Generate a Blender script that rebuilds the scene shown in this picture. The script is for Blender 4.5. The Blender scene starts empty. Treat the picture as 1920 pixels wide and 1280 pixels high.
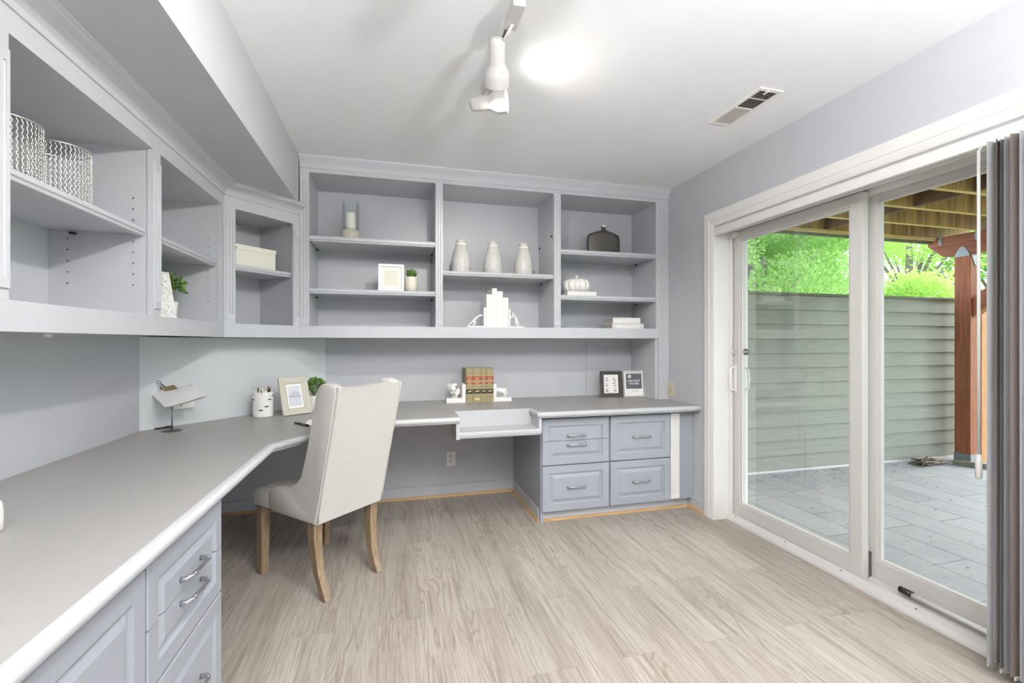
import bpy, bmesh, math, random
from mathutils import Vector, Matrix
random.seed(7)
PI = math.pi
SC = bpy.context.scene
COL = SC.collection

# ------------------------------------------------------------------ camera, sky, lights, exposure
cam_d = bpy.data.cameras.new('camera')
cam_d.lens = 16.0; cam_d.sensor_width = 36.0; cam_d.clip_start = 0.02; cam_d.clip_end = 300
cam = bpy.data.objects.new('camera', cam_d); COL.objects.link(cam)
cam.location = (0, 0, 1.22); cam.rotation_euler = (math.radians(90), 0, math.radians(-14.65))
SC.camera = cam

world = bpy.data.worlds.new('world'); SC.world = world; world.use_nodes = True
wn = world.node_tree; wn.nodes.clear()
wo = wn.nodes.new('ShaderNodeOutputWorld'); wb = wn.nodes.new('ShaderNodeBackground')
wb.inputs[0].default_value = (0.78, 0.87, 1.0, 1); wb.inputs[1].default_value = 4.2
wn.links.new(wb.outputs[0], wo.inputs[0])

def lamp(name, kind, loc, energy, color=(1, 1, 1), aim=None, **kw):
    d = bpy.data.lights.new(name, kind); d.energy = energy; d.color = color
    for k, v in kw.items(): setattr(d, k, v)
    o = bpy.data.objects.new(name, d); COL.objects.link(o); o.location = loc
    if aim is not None:
        o.rotation_euler = (Vector(aim) - Vector(loc)).to_track_quat('-Z', 'Y').to_euler()
    return o

lamp('sun', 'SUN', (10, 0.2, 3.9), 4.4, (1.0, 0.98, 0.94), aim=(0.6, 1.3, 0), angle=math.radians(24.0))

SC.view_settings.view_transform = 'Standard'
SC.view_settings.look = 'None'
SC.view_settings.gamma = 1.0
SC.view_settings.use_curve_mapping = False
SC.view_settings.exposure = 0.06
try:
    SC.cycles.max_bounces = 10; SC.cycles.diffuse_bounces = 6; SC.cycles.transparent_max_bounces = 24
    SC.cycles.sample_clamp_indirect = 6.0
except Exception: pass

WARM = (1.0, 0.965, 0.92)
# track spots: (position of the lens, aim point, watts, cone degrees)
TRACK_SPOTS = [
    ((0.404, 1.786, 2.250), (0.80, 3.60, 0.72), 46, 98),
    ((0.490, 1.965, 2.290), (1.60, 1.45, 2.30), 5.5, 145),
    ((0.340, 1.050, 2.230), (-1.20, 2.10, 0.85), 40, 110),
    ((0.470, 0.650, 2.230), (1.75, 1.80, 0.00), 60, 112),  # stands in for the daylight pool on the floor by the door
    ((0.350, 0.200, 2.230), (-0.20, 2.30, 0.20), 38, 110),
]
# fill lamps added behind the camera to brighten the ceiling
FILL_UPLIGHTS = [((-0.15, -0.6), 112), ((1.17, -0.46), 142)]

# ------------------------------------------------------------------ materials
def lin(c):
    c = c / 255.0
    return c / 12.92 if c <= 0.04045 else ((c + 0.055) / 1.055) ** 2.4
def rgb(r, g, b): return (lin(r), lin(g), lin(b), 1)

class NT:
    def __init__(s, name):
        s.m = bpy.data.materials.new(name); s.m.use_nodes = True
        s.t = s.m.node_tree; s.t.nodes.clear()
        s.out = s.t.nodes.new('ShaderNodeOutputMaterial')
    def n(s, typ, **kw):
        nd = s.t.nodes.new(typ)
        for k, v in kw.items():
            if k in ('inp',):
                for a, b in v.items(): nd.inputs[a].default_value = b
            else: setattr(nd, k, v)
        return nd
    def l(s, a, b): s.t.links.new(a, b)
    def ramp(s, fac, stops, interp='LINEAR'):
        r = s.n('ShaderNodeValToRGB'); r.color_ramp.interpolation = interp
        el = r.color_ramp.elements
        while len(el) < len(stops): el.new(0.5)
        for e, (p, c) in zip(el, stops): e.position = p; e.color = c
        s.l(fac, r.inputs[0]); return r.outputs[0]
    def coords(s, kind='Object', scale=(1, 1, 1), rot=(0, 0, 0), loc=(0, 0, 0)):
        tc = s.n('ShaderNodeTexCoord'); mp = s.n('ShaderNodeMapping')
        mp.inputs['Scale'].default_value = scale; mp.inputs['Rotation'].default_value = rot
        mp.inputs['Location'].default_value = loc
        s.l(tc.outputs[kind], mp.inputs[0]); return mp.outputs[0]
    def noise(s, vec, scale=5, detail=3, rough=0.5, dist=0.0):
        nd = s.n('ShaderNodeTexNoise'); nd.inputs['Scale'].default_value = scale
        nd.inputs['Detail'].default_value = detail; nd.inputs['Roughness'].default_value = rough
        nd.inputs['Distortion'].default_value = dist
        s.l(vec, nd.inputs['Vector']); return nd.outputs['Fac']
    def mix(s, fac, a, b, mode='MIX'):
        m = s.n('ShaderNodeMix', data_type='RGBA', blend_type=mode)
        for sock, v in ((m.inputs[0], fac), (m.inputs[6], a), (m.inputs[7], b)):
            if isinstance(v, (int, float)): sock.default_value = v
            elif isinstance(v, tuple): sock.default_value = v
            else: s.l(v, sock)
        return m.outputs[2]
    def math(s, op, a, b=None, c=None):
        m = s.n('ShaderNodeMath', operation=op)
        for i, v in enumerate((a, b, c)):
            if v is None: continue
            if isinstance(v, (int, float)): m.inputs[i].default_value = v
            else: s.l(v, m.inputs[i])
        return m.outputs[0]
    def bump(s, h, strength=0.2, dist=0.002):
        b = s.n('ShaderNodeBump'); b.inputs['Strength'].default_value = strength
        b.inputs['Distance'].default_value = dist; s.l(h, b.inputs['Height']); return b.outputs[0]
    def bsdf(s, color, rough=0.5, metal=0.0, normal=None, spec=0.5, **kw):
        b = s.n('ShaderNodeBsdfPrincipled')
        if isinstance(color, tuple): b.inputs['Base Color'].default_value = color
        else: s.l(color, b.inputs['Base Color'])
        if isinstance(rough, (int, float)): b.inputs['Roughness'].default_value = rough
        else: s.l(rough, b.inputs['Roughness'])
        b.inputs['Metallic'].default_value = metal
        b.inputs['Specular IOR Level'].default_value = spec
        for k, v in kw.items(): b.inputs[k.replace('_', ' ')].default_value = v
        if normal is not None: s.l(normal, b.inputs['Normal'])
        s.l(b.outputs[0], s.out.inputs[0]); return b

def mat_simple(name, c, rough=0.5, metal=0.0, var=0.03, scale=9, bump=0.0, bscale=200, spec=0.5, **kw):
    t = NT(name); v = t.coords()
    f = t.noise(v, scale, 3)
    lo = tuple(x * (1 - var) for x in c[:3]) + (1,); hi = tuple(min(1, x * (1 + var)) for x in c[:3]) + (1,)
    col = t.ramp(f, [(0.3, lo), (0.7, hi)])
    nm = t.bump(t.noise(v, bscale, 2), bump) if bump else None
    t.bsdf(col, rough, metal, nm, spec, **kw); return t.m

M = {}
M['paint'] = mat_simple('cabinet_paint', rgb(193, 194, 198), 0.38, var=0.015, bump=0.05, bscale=60)
M['front'] = mat_simple('drawer_paint', rgb(158, 162, 170), 0.34, var=0.015, bump=0.05, bscale=60)
M['wall'] = mat_simple('wall_paint', rgb(192, 193, 197), 0.62, var=0.012, bump=0.18, bscale=170)
M['panelwall'] = mat_simple('textured_panel_paint', rgb(208, 212, 213), 0.55, var=0.015, bump=0.45, bscale=95)
M['ceiling'] = mat_simple('ceiling_paint', rgb(240, 241, 242), 0.8, var=0.01, bump=0.15, bscale=150)
M['trim'] = mat_simple('white_trim_paint', rgb(232, 230, 226), 0.35, var=0.012)
M['vinyl'] = mat_simple('white_vinyl', rgb(208, 206, 201), 0.32, var=0.01)
M['white'] = mat_simple('white_enamel', rgb(236, 235, 231), 0.35, var=0.01)
M['fixture'] = mat_simple('white_fixture_paint', rgb(196, 194, 190), 0.4, var=0.01)
M['counter'] = mat_simple('laminate_counter', rgb(160, 158, 155), 0.42, var=0.012, scale=40, bump=0.04, bscale=400)
M['nosing'] = mat_simple('counter_edge_paint', rgb(188, 189, 191), 0.5, var=0.01)  # paler than the counter top
M['steel'] = mat_simple('brushed_nickel', rgb(200, 200, 204), 0.22, 1.0, var=0.05)
M['darkmetal'] = mat_simple('dark_metal', rgb(120, 117, 112), 0.4, 1.0, var=0.1)
M['brass'] = mat_simple('aged_brass', rgb(172, 158, 112), 0.4, 0.6, var=0.12)
M['galv'] = mat_simple('galvanised_steel', rgb(150, 154, 158), 0.5, 0.4, var=0.15, scale=60)
M['silverwire'] = mat_simple('silver_wire', rgb(225, 224, 220), 0.28, 0.9, var=0.05)
M['black'] = mat_simple('black_plastic', rgb(28, 27, 26), 0.4, var=0.1)
M['hole'] = mat_simple('dark_hole', rgb(40, 38, 38), 0.9, var=0.05)
M['gap'] = mat_simple('shadow_gap_board', rgb(142, 144, 148), 0.7, var=0.05)  # grey of the seam strip on the back wall
M['paper'] = mat_simple('paper', rgb(248, 246, 244), 0.8, var=0.01)
M['cream'] = mat_simple('cream_card', rgb(232, 230, 216), 0.6, var=0.015)
M['ceramic'] = mat_simple('white_ceramic', rgb(236, 235, 230), 0.3, var=0.02)
M['creampot'] = mat_simple('cream_ceramic', rgb(226, 221, 206), 0.35, var=0.02)
M['plaster'] = mat_simple('white_plaster', rgb(238, 237, 233), 0.55, var=0.03, scale=30, bump=0.2, bscale=90)
M['stone'] = mat_simple('mottled_beige_stone', rgb(204, 196, 182), 0.7, var=0.14, scale=45, bump=0.3, bscale=120)
M['candle'] = mat_simple('candle_wax', rgb(244, 242, 234), 0.45, var=0.01)
M['ivory'] = mat_simple('ivory_plate', rgb(206, 198, 170), 0.4, var=0.02)
M['leaf'] = mat_simple('plant_leaf', rgb(104, 136, 72), 0.5, var=0.35, scale=35)
M['grassleaf'] = mat_simple('grass_blade', rgb(92, 128, 52), 0.5, var=0.3, scale=40)
M['stemw'] = mat_simple('twig', rgb(110, 92, 66), 0.8, var=0.2)
M['soil'] = mat_simple('soil', rgb(64, 50, 40), 0.95, var=0.2, scale=60)
M['fence_cap'] = mat_simple('weathered_cap_board', rgb(118, 118, 100), 0.8, var=0.15)
M['darkgreen'] = mat_simple('dark_green_metal', rgb(52, 62, 54), 0.5, var=0.1)
M['gold'] = mat_simple('gold_foil', rgb(214, 196, 140), 0.4, 0.4, var=0.1)
M['red'] = mat_simple('red_leather', rgb(158, 40, 44), 0.5, var=0.1)
M['blackleather'] = mat_simple('black_leather', rgb(38, 36, 38), 0.5, var=0.1)
M['pages'] = mat_simple('book_pages', rgb(206, 196, 178), 0.9, var=0.06, scale=300)
M['bookcloth'] = mat_simple('olive_tan_buckram', rgb(150, 140, 104), 0.7, var=0.05, scale=40, bump=0.2, bscale=500)
M['whitebook'] = mat_simple('white_paper_wrap', rgb(236, 235, 230), 0.6, var=0.01)
M['greybook'] = mat_simple('greige_pages', rgb(178, 172, 162), 0.8, var=0.03)
M['darkwoodframe'] = mat_simple('dark_brown_wood', rgb(62, 56, 54), 0.35, var=0.2, scale=30)
M['slate'] = mat_simple('dark_grey_print', rgb(92, 94, 97), 0.6, var=0.02)
M['greyprint'] = mat_simple('grey_ink', rgb(120, 120, 120), 0.8, var=0.1)
M['blackprint'] = mat_simple('black_ink', rgb(45, 45, 45), 0.8, var=0.1)
M['beigeframe'] = mat_simple('beige_frame', rgb(196, 192, 176), 0.5, var=0.03, scale=20)
M['beigeline'] = mat_simple('mitre_line', rgb(140, 134, 118), 0.6, var=0.03)
M['drywood'] = mat_simple('dry_twig', rgb(150, 136, 116), 0.9, var=0.3, scale=30)
M['gravel'] = mat_simple('pale_gravel', rgb(196, 186, 172), 0.9, var=0.3, scale=60, bump=0.8, bscale=60)
M['lawn'] = mat_simple('grass_lawn', rgb(128, 176, 76), 0.9, var=0.3, scale=14, bump=0.7, bscale=120)
M['soffitshade'] = M['wall']  # plain wall paint for the soffit
M['glassclear'] = None

def mat_glass(name, tint=(0.985, 0.995, 0.99), refl=0.22):
    t = NT(name)
    lw = t.n('ShaderNodeFresnel'); lw.inputs[0].default_value = 1.45
    tr = t.n('ShaderNodeBsdfTransparent'); tr.inputs[0].default_value = tint + (1,)
    gl = t.n('ShaderNodeBsdfGlossy'); gl.inputs['Roughness'].default_value = 0.0
    mx = t.n('ShaderNodeMixShader')
    v = t.coords(); f = t.noise(v, 2.0, 2)
    fac = t.math('MULTIPLY', lw.outputs[0], t.math('ADD', t.math('MULTIPLY', f, 0.05), refl))
    t.l(fac, mx.inputs[0]); t.l(tr.outputs[0], mx.inputs[1]); t.l(gl.outputs[0], mx.inputs[2])
    t.l(mx.outputs[0], t.out.inputs[0]); return t.m
M['glass'] = mat_glass('door_glass')
M['glasst'] = mat_glass('thin_tumbler_glass', (0.985, 0.99, 0.99), 0.3)

def mat_emit(name, c, e):
    t = NT(name); v = t.coords(); f = t.noise(v, 30, 1)
    b = t.bsdf(c, 0.4); t.l(t.ramp(f, [(0.3, c), (0.7, (1, 1, 1, 1))]), b.inputs['Emission Color'])
    b.inputs['Emission Strength'].default_value = e; return t.m
M['lens'] = mat_emit('lit_lens', (1.0, 0.97, 0.9, 1), 6.0)
M['dome'] = mat_emit('lit_dome', (1.0, 0.95, 0.88, 1), 3.0)

# fabric (chair)
def mat_fabric(name, c, scale=420, bump=0.35):
    t = NT(name); v = t.coords('Object')
    a = t.n('ShaderNodeTexWave', wave_type='BANDS', bands_direction='X'); a.inputs['Scale'].default_value = scale
    b = t.n('ShaderNodeTexWave', wave_type='BANDS', bands_direction='Z'); b.inputs['Scale'].default_value = scale
    for w in (a, b):
        w.inputs['Distortion'].default_value = 1.5; w.inputs['Detail'].default_value = 1; t.l(v, w.inputs['Vector'])
    h = t.math('ADD', a.outputs['Fac'], b.outputs['Fac'])
    f = t.noise(v, 60, 4, 0.7)
    col = t.ramp(f, [(0.25, tuple(x * 0.9 for x in c[:3]) + (1,)), (0.75, c)])
    n = t.bump(t.math('ADD', t.math('MULTIPLY', h, 0.35), f), bump, 0.0012)
    t.bsdf(col, 0.9, 0, n, 0.2, Sheen_Weight=0.15); return t.m
M['linen'] = mat_fabric('linen_upholstery', rgb(200, 197, 191))
M['drape'] = mat_fabric('grey_drape_fabric', rgb(205, 204, 206), 90, 0.12)

M['drape2'] = mat_fabric('taupe_drape_fabric', rgb(150, 138, 132), 90, 0.12)  # darker, browner drape colour for every third vane

# wood with grain along an axis
def mat_wood(name, dark, light, axis='Z', scale=1.0, rough=0.5, streak=6.0, red=None):
    t = NT(name)
    s = {'X': (0.6, 9, 9), 'Y': (9, 0.6, 9), 'Z': (9, 9, 0.6)}[axis]
    v = t.coords('Object', tuple(q * scale for q in s))
    f = t.noise(v, streak, 6, 0.62, 0.6); g = t.noise(t.coords('Object', (1, 1, 1)), 3.0, 3)
    col = t.ramp(f, [(0.28, dark), (0.72, light)])
    if red: col = t.mix(t.ramp(g, [(0.42, (0, 0, 0, 1)), (0.62, (1, 1, 1, 1))]), col, red, 'MIX')
    t.bsdf(col, rough, 0, t.bump(f, 0.25, 0.002)); return t.m
M['chairleg'] = mat_wood('weathered_oak_leg', rgb(96, 78, 56), rgb(150, 129, 100), 'Z', 1.4, 0.55)
M['oaktrim_x'] = mat_wood('oak_shoe_moulding_x', rgb(168, 132, 88), rgb(206, 174, 128), 'X', 1.5, 0.45)
M['oaktrim_y'] = mat_wood('oak_shoe_moulding_y', rgb(168, 132, 88), rgb(206, 174, 128), 'Y', 1.5, 0.45)
M['joist'] = mat_wood('pressure_treated_joist', rgb(112, 80, 40), rgb(206, 166, 98), 'Z', 0.5, 0.75, 5)
M['blockwood'] = mat_wood('dark_blocking_board', rgb(84, 58, 40), rgb(130, 96, 64), 'Z', 0.5, 0.8, 5)  # darker wood colour carries the shade on the blocking faces
M['joistedge'] = mat_wood('sawn_joist_edge', rgb(190, 158, 96), rgb(226, 196, 134), 'X', 0.8, 0.75)
M['redwood'] = mat_wood('stained_redwood', rgb(128, 72, 46), rgb(182, 112, 76), 'Z', 0.8, 0.7)
M['redbeam'] = mat_wood('stained_red_beam', rgb(120, 66, 46), rgb(170, 104, 76), 'Y', 0.8, 0.7)
M['cedar'] = mat_wood('pale_cedar', rgb(176, 120, 74), rgb(214, 164, 112), 'Z', 0.8, 0.7)
M['deckboard'] = mat_wood('deck_boards', rgb(70, 52, 34), rgb(120, 96, 62), 'Y', 0.8, 0.8)
M['bark'] = mat_wood('tree_bark', rgb(92, 84, 76), rgb(150, 142, 134), 'Z', 0.6, 0.9)

def mat_floor():
    t = NT('vinyl_plank_floor')
    br = t.n('ShaderNodeTexBrick')
    v = t.coords('Object', (1, 1, 1), (0, 0, PI / 2), (0.37, 0.06, 0))
    t.l(v, br.inputs['Vector'])
    br.offset = 0.37; br.offset_frequency = 2
    for k, q in {'Scale': 1.0, 'Mortar Size': 0.0008, 'Mortar Smooth': 0.1, 'Bias': 0.0, 'Brick Width': 1.22, 'Row Height': 0.182}.items():
        br.inputs[k].default_value = q
    br.inputs['Color1'].default_value = (0, 0, 0, 1); br.inputs['Color2'].default_value = (1, 1, 1, 1)
    br.inputs['Mortar'].default_value = (0.5, 0.5, 0.5, 1)
    tc = t.n('ShaderNodeTexCoord')
    # every plank shifts the grain
    sh = t.n('ShaderNodeVectorMath', operation='SCALE'); sh.inputs['Scale'].default_value = 17.0
    t.l(br.outputs['Color'], sh.inputs[0])
    ad = t.n('ShaderNodeVectorMath', operation='ADD'); t.l(tc.outputs['Object'], ad.inputs[0]); t.l(sh.outputs[0], ad.inputs[1])
    def mp(sc):
        m = t.n('ShaderNodeMapping'); m.inputs['Scale'].default_value = sc; t.l(ad.outputs[0], m.inputs[0]); return m.outputs[0]
    warp = t.noise(mp((4.4, 0.62, 1)), 1.6, 2, 0.5)
    # cathedral rings: bands of a stretched, warped noise
    rings = t.math('FRACT', t.math('MULTIPLY', warp, 26.0))
    rings = t.math('ABSOLUTE', t.math('SUBTRACT', rings, 0.5))
    fine = t.noise(mp((110, 1.9, 1)), 2.4, 6, 0.72, 0.1)
    big = t.noise(mp((6, 0.5, 1)), 1.5, 4, 0.6, 0.2)
    base = t.ramp(big, [(0.25, rgb(152, 142, 131)), (0.5, rgb(171, 162, 152)), (0.8, rgb(186, 178, 169))])
    c1 = t.mix(t.math('MULTIPLY', t.ramp(fine, [(0.36, (1, 1, 1, 1)), (0.54, (0, 0, 0, 1))]), 0.75), base, rgb(124, 113, 101))
    mid = t.noise(mp((20, 0.9, 1)), 2.0, 4, 0.6, 0.3)
    c1 = t.mix(t.math('MULTIPLY', t.ramp(mid, [(0.30, (1, 1, 1, 1)), (0.46, (0, 0, 0, 1))]), 0.6), c1, rgb(122, 112, 101))
    rmask = t.math('MULTIPLY', t.ramp(rings, [(0.0, (1, 1, 1, 1)), (0.22, (0, 0, 0, 1))]),
                   t.ramp(t.noise(mp((3.2, 0.9, 1)), 1.3, 2), [(0.50, (0, 0, 0, 1)), (0.60, (1, 1, 1, 1))]))
    c2 = t.mix(t.math('MULTIPLY', rmask, 0.55), c1, rgb(118, 106, 94))
    tone = t.ramp(br.outputs['Color'], [(0.0, (0.95, 0.95, 0.95, 1)), (1.0, (1.03, 1.03, 1.03, 1))])
    c3 = t.mix(1.0, c2, tone, 'MULTIPLY')
    c4 = t.mix(t.math('MULTIPLY', br.outputs['Fac'], 0.45), c3, rgb(120, 108, 96))
    h = t.math('SUBTRACT', t.math('MULTIPLY', fine, 0.4), br.outputs['Fac'])
    t.bsdf(c4, t.math('ADD', t.math('MULTIPLY', fine, 0.15), 0.42), 0, t.bump(h, 0.15, 0.001), 0.4); return t.m
M['floor'] = mat_floor()

def mat_patio():
    t = NT('stamped_concrete_patio')
    br = t.n('ShaderNodeTexBrick'); v = t.coords('Object', (1, 1, 1), (0, 0, PI / 2))
    wob = t.n('ShaderNodeVectorMath', operation='SCALE'); wob.inputs['Scale'].default_value = 0.02
    nz = t.n('ShaderNodeTexNoise'); nz.inputs['Scale'].default_value = 2.0; t.l(v, nz.inputs['Vector']); t.l(nz.outputs['Color'], wob.inputs[0])
    ad = t.n('ShaderNodeVectorMath', operation='ADD'); t.l(v, ad.inputs[0]); t.l(wob.outputs[0], ad.inputs[1])
    t.l(ad.outputs[0], br.inputs['Vector']); br.offset = 0.42
    for k, q in {'Scale': 1.0, 'Mortar Size': 0.006, 'Mortar Smooth': 0.4, 'Brick Width': 0.78, 'Row Height': 0.25}.items():
        br.inputs[k].default_value = q
    br.inputs['Color1'].default_value = rgb(152, 156, 160); br.inputs['Color2'].default_value = rgb(176, 178, 181)
    br.inputs['Mortar'].default_value = rgb(104, 106, 108)
    n1 = t.noise(t.coords('Object'), 3.0, 6, 0.65); n2 = t.noise(t.coords('Object'), 45, 4, 0.7)
    c = t.mix(t.ramp(n1, [(0.3, (0, 0, 0, 1)), (0.7, (1, 1, 1, 1))]), br.outputs['Color'], rgb(190, 190, 189), 'MIX')
    c = t.mix(0.55, br.outputs['Color'], c)
    c = t.mix(t.ramp(n2, [(0.56, (0, 0, 0, 1)), (0.72, (0.7, 0.7, 0.7, 1))]), c, rgb(120, 122, 122))
    h = t.math('SUBTRACT', t.math('MULTIPLY', n1, 0.5), br.outputs['Fac'])
    t.bsdf(c, 0.6, 0, t.bump(h, 0.6, 0.006)); return t.m
M['patio'] = mat_patio()

def mat_siding():
    t = NT('sage_green_siding'); v = t.coords('Object', (0.7, 1, 14))
    f = t.noise(v, 5, 5, 0.65, 0.4); g = t.noise(t.coords('Object', (2.2, 1, 0.35)), 1.2, 4, 0.6)
    c = t.ramp(f, [(0.25, rgb(144, 146, 132)), (0.75, rgb(166, 168, 154))])
    c = t.mix(t.ramp(g, [(0.55, (0, 0, 0, 1)), (0.75, (0.55, 0.55, 0.55, 1))]), c, rgb(128, 134, 120))
    t.bsdf(c, 0.65, 0, t.bump(f, 0.3, 0.002)); return t.m
M['siding'] = mat_siding()

def mat_leafy(name, a, b):
    t = NT(name); f = t.noise(t.coords('Object'), 2.2, 4, 0.6); g = t.noise(t.coords('Object'), 30, 2)
    col = t.mix(0.35, t.ramp(f, [(0.3, a), (0.7, b)]), t.ramp(g, [(0.3, a), (0.7, b)]))
    d = t.n('ShaderNodeBsdfDiffuse'); tr = t.n('ShaderNodeBsdfTranslucent'); mx = t.n('ShaderNodeMixShader')
    t.l(col, d.inputs[0]); t.l(col, tr.inputs[0]); mx.inputs[0].default_value = 0.4
    t.l(d.outputs[0], mx.inputs[1]); t.l(tr.outputs[0], mx.inputs[2]); t.l(mx.outputs[0], t.out.inputs[0]); return t.m
M['tree1'] = mat_leafy('bright_maple_leaf', rgb(130, 172, 88), rgb(182, 212, 138))
M['tree2'] = mat_leafy('yellow_green_leaf', rgb(160, 200, 96), rgb(216, 234, 150))
M['tree3'] = mat_leafy('mid_green_leaf', rgb(116, 160, 84), rgb(170, 202, 126))

# ------------------------------------------------------------------ geometry helpers
def bm_new(): return bmesh.new()

def box(bm, x0, x1, y0, y1, z0, z1, bev=0.0, seg=2, mi=0, mtx=None):
    vs = [bm.verts.new((x, y, z)) for x in (x0, x1) for y in (y0, y1) for z in (z0, z1)]
    idx = [(0, 1, 3, 2), (4, 6, 7, 5), (0, 4, 5, 1), (2, 3, 7, 6), (0, 2, 6, 4), (1, 5, 7, 3)]
    fs = [bm.faces.new([vs[i] for i in q]) for q in idx]
    geo = vs
    if bev > 0:
        es = list({e for f in fs for e in f.edges})
        r = bmesh.ops.bevel(bm, geom=es, offset=bev, segments=seg, profile=0.5, affect='EDGES')
        geo = list({v for f in fs if f.is_valid for v in f.verts} | {v for v in r['verts'] if v.is_valid})
        for f in list({f for v in geo for f in v.link_faces}): f.material_index = mi
    else:
        for f in fs: f.material_index = mi
    if mtx is not None: bmesh.ops.transform(bm, matrix=mtx, verts=geo)
    return geo

def prism(bm, pts, z0, z1, axis='Z', bev=0.0, mi=0):
    def P(a, b, h):
        if axis == 'Z': return (a, b, h)
        if axis == 'Y': return (a, h, b)      # pts in (x, z)
        return (h, a, b)                      # pts in (y, z)
    lo = [bm.verts.new(P(a, b, z0)) for a, b in pts]; hi = [bm.verts.new(P(a, b, z1)) for a, b in pts]
    n = len(pts)
    fs = [bm.faces.new(lo[::-1]), bm.faces.new(hi)]
    for i in range(n): fs.append(bm.faces.new([lo[i], lo[(i + 1) % n], hi[(i + 1) % n], hi[i]]))
    for f in fs: f.material_index = mi
    if bev > 0:
        es = list({e for f in fs for e in f.edges})
        bmesh.ops.bevel(bm, geom=es, offset=bev, segments=2, profile=0.5, affect='EDGES')
    return fs

def lathe(bm, prof, seg=32, c=(0, 0, 0), mod=None, mi=0, mif=None):
    rings = []
    for r, z in prof:
        if r < 1e-5: rings.append([bm.verts.new((c[0], c[1], c[2] + z))])
        else:
            rings.append([bm.verts.new((c[0] + (r * (mod(k / seg, z) if mod else 1)) * math.cos(2 * PI * k / seg),
                                        c[1] + (r * (mod(k / seg, z) if mod else 1)) * math.sin(2 * PI * k / seg), c[2] + z)) for k in range(seg)])
    for j in range(len(rings) - 1):
        a, b = rings[j], rings[j + 1]
        for k in range(seg):
            k2 = (k + 1) % seg
            if len(a) == 1 and len(b) == 1: continue
            if len(a) == 1: f = bm.faces.new([a[0], b[k2], b[k]])
            elif len(b) == 1: f = bm.faces.new([a[k], a[k2], b[0]])
            else: f = bm.faces.new([a[k], a[k2], b[k2], b[k]])
            f.smooth = True; f.material_index = mif(j, k) if mif else mi

def tube(bm, pts, r, seg=8, closed=False, mi=0, cap=True):
    pts = [Vector(p) for p in pts]; n = len(pts)
    rs = r if isinstance(r, (list, tuple)) else [r] * n
    rings = []; prev = None
    for i, p in enumerate(pts):
        if closed: d = (pts[(i + 1) % n] - pts[i - 1])
        else: d = pts[min(i + 1, n - 1)] - pts[max(i - 1, 0)]
        d.normalize()
        if prev is None:
            up = Vector((0, 0, 1)) if abs(d.z) < 0.95 else Vector((1, 0, 0))
            a = d.cross(up).normalized()
        else:
            a = (prev - d * prev.dot(d)).normalized()
        prev = a; b = d.cross(a)
        rings.append([bm.verts.new(p + (a * math.cos(2 * PI * k / seg) + b * math.sin(2 * PI * k / seg)) * rs[i]) for k in range(seg)])
    m = n if closed else n - 1
    for i in range(m):
        A, B = rings[i], rings[(i + 1) % n]
        for k in range(seg):
            f = bm.faces.new([A[k], A[(k + 1) % seg], B[(k + 1) % seg], B[k]]); f.smooth = True; f.material_index = mi
    if cap and not closed:
        bm.faces.new(rings[0][::-1]).material_index = mi; bm.faces.new(rings[-1]).material_index = mi

def sweep(bm, path, prof, closed_prof=False, caps=True):
    """path: 2D points; prof: (out, z) with out to the right-hand side of travel; mitred."""
    n = len(path); P = [Vector(p) for p in path]; rings = []
    for i in range(n):
        d0 = (P[i] - P[i - 1]).normalized() if i > 0 else None
        d1 = (P[i + 1] - P[i]).normalized() if i < n - 1 else None
        nr = lambda d: Vector((d.y, -d.x))
        if d0 is None: m = nr(d1); s = 1
        elif d1 is None: m = nr(d0); s = 1
        else:
            m = (nr(d0) + nr(d1)).normalized(); s = 1 / max(0.2, m.dot(nr(d0)))
        rings.append([bm.verts.new((P[i].x + m.x * o * s, P[i].y + m.y * o * s, z)) for o, z in prof])
    k = len(prof)
    for i in range(n - 1):
        for j in range(k if closed_prof else k - 1):
            bm.faces.new([rings[i][j], rings[i + 1][j], rings[i + 1][(j + 1) % k], rings[i][(j + 1) % k]])
    if caps and closed_prof:
        bm.faces.new(rings[0]); bm.faces.new(rings[-1][::-1])

def obj(name, bm, mats, parent=None, smooth=None, loc=None, rot=None):
    me = bpy.data.meshes.new(name)
    bmesh.ops.recalc_face_normals(bm, faces=bm.faces[:])
    bm.to_mesh(me); bm.free()
    if not isinstance(mats, (list, tuple)): mats = [mats]
    for m in mats: me.materials.append(m)
    o = bpy.data.objects.new(name, me); COL.objects.link(o)
    if smooth is not None:
        for p in me.polygons: p.use_smooth = True
        try: me.set_sharp_from_angle(angle=math.radians(smooth))
        except Exception: pass
    if parent: o.parent = parent
    if loc is not None: o.location = loc
    if rot is not None: o.rotation_euler = rot
    return o

def tag(o, label=None, cat=None, group=None, kind=None):
    if label: o['label'] = label
    if cat: o['category'] = cat
    if group: o['group'] = group
    if kind: o['kind'] = kind
    return o
def struct(o): o['kind'] = 'structure'; return o
def thing(name, label, cat, loc=(0, 0, 0), rz=0, group=None):
    o = bpy.data.objects.new(name, None); COL.objects.link(o)
    o.location = loc; o.rotation_euler = (0, 0, rz); o.empty_display_size = 0.05
    return tag(o, label, cat, group)
def dup(root, loc=None, rz=None, label=None):
    r = root.copy(); COL.objects.link(r)
    if loc is not None: r.location = loc
    if rz is not None: r.rotation_euler = (0, 0, rz)
    if label: r['label'] = label
    for ch in list(root.children):
        c = ch.copy(); COL.objects.link(c); c.parent = r
        for g in list(ch.children):
            d = g.copy(); COL.objects.link(d); d.parent = c
    return r
def boxobj(name, x0, x1, y0, y1, z0, z1, m, parent=None, bev=0.0):
    bm = bm_new(); box(bm, x0, x1, y0, y1, z0, z1, bev); return obj(name, bm, m, parent)
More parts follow.
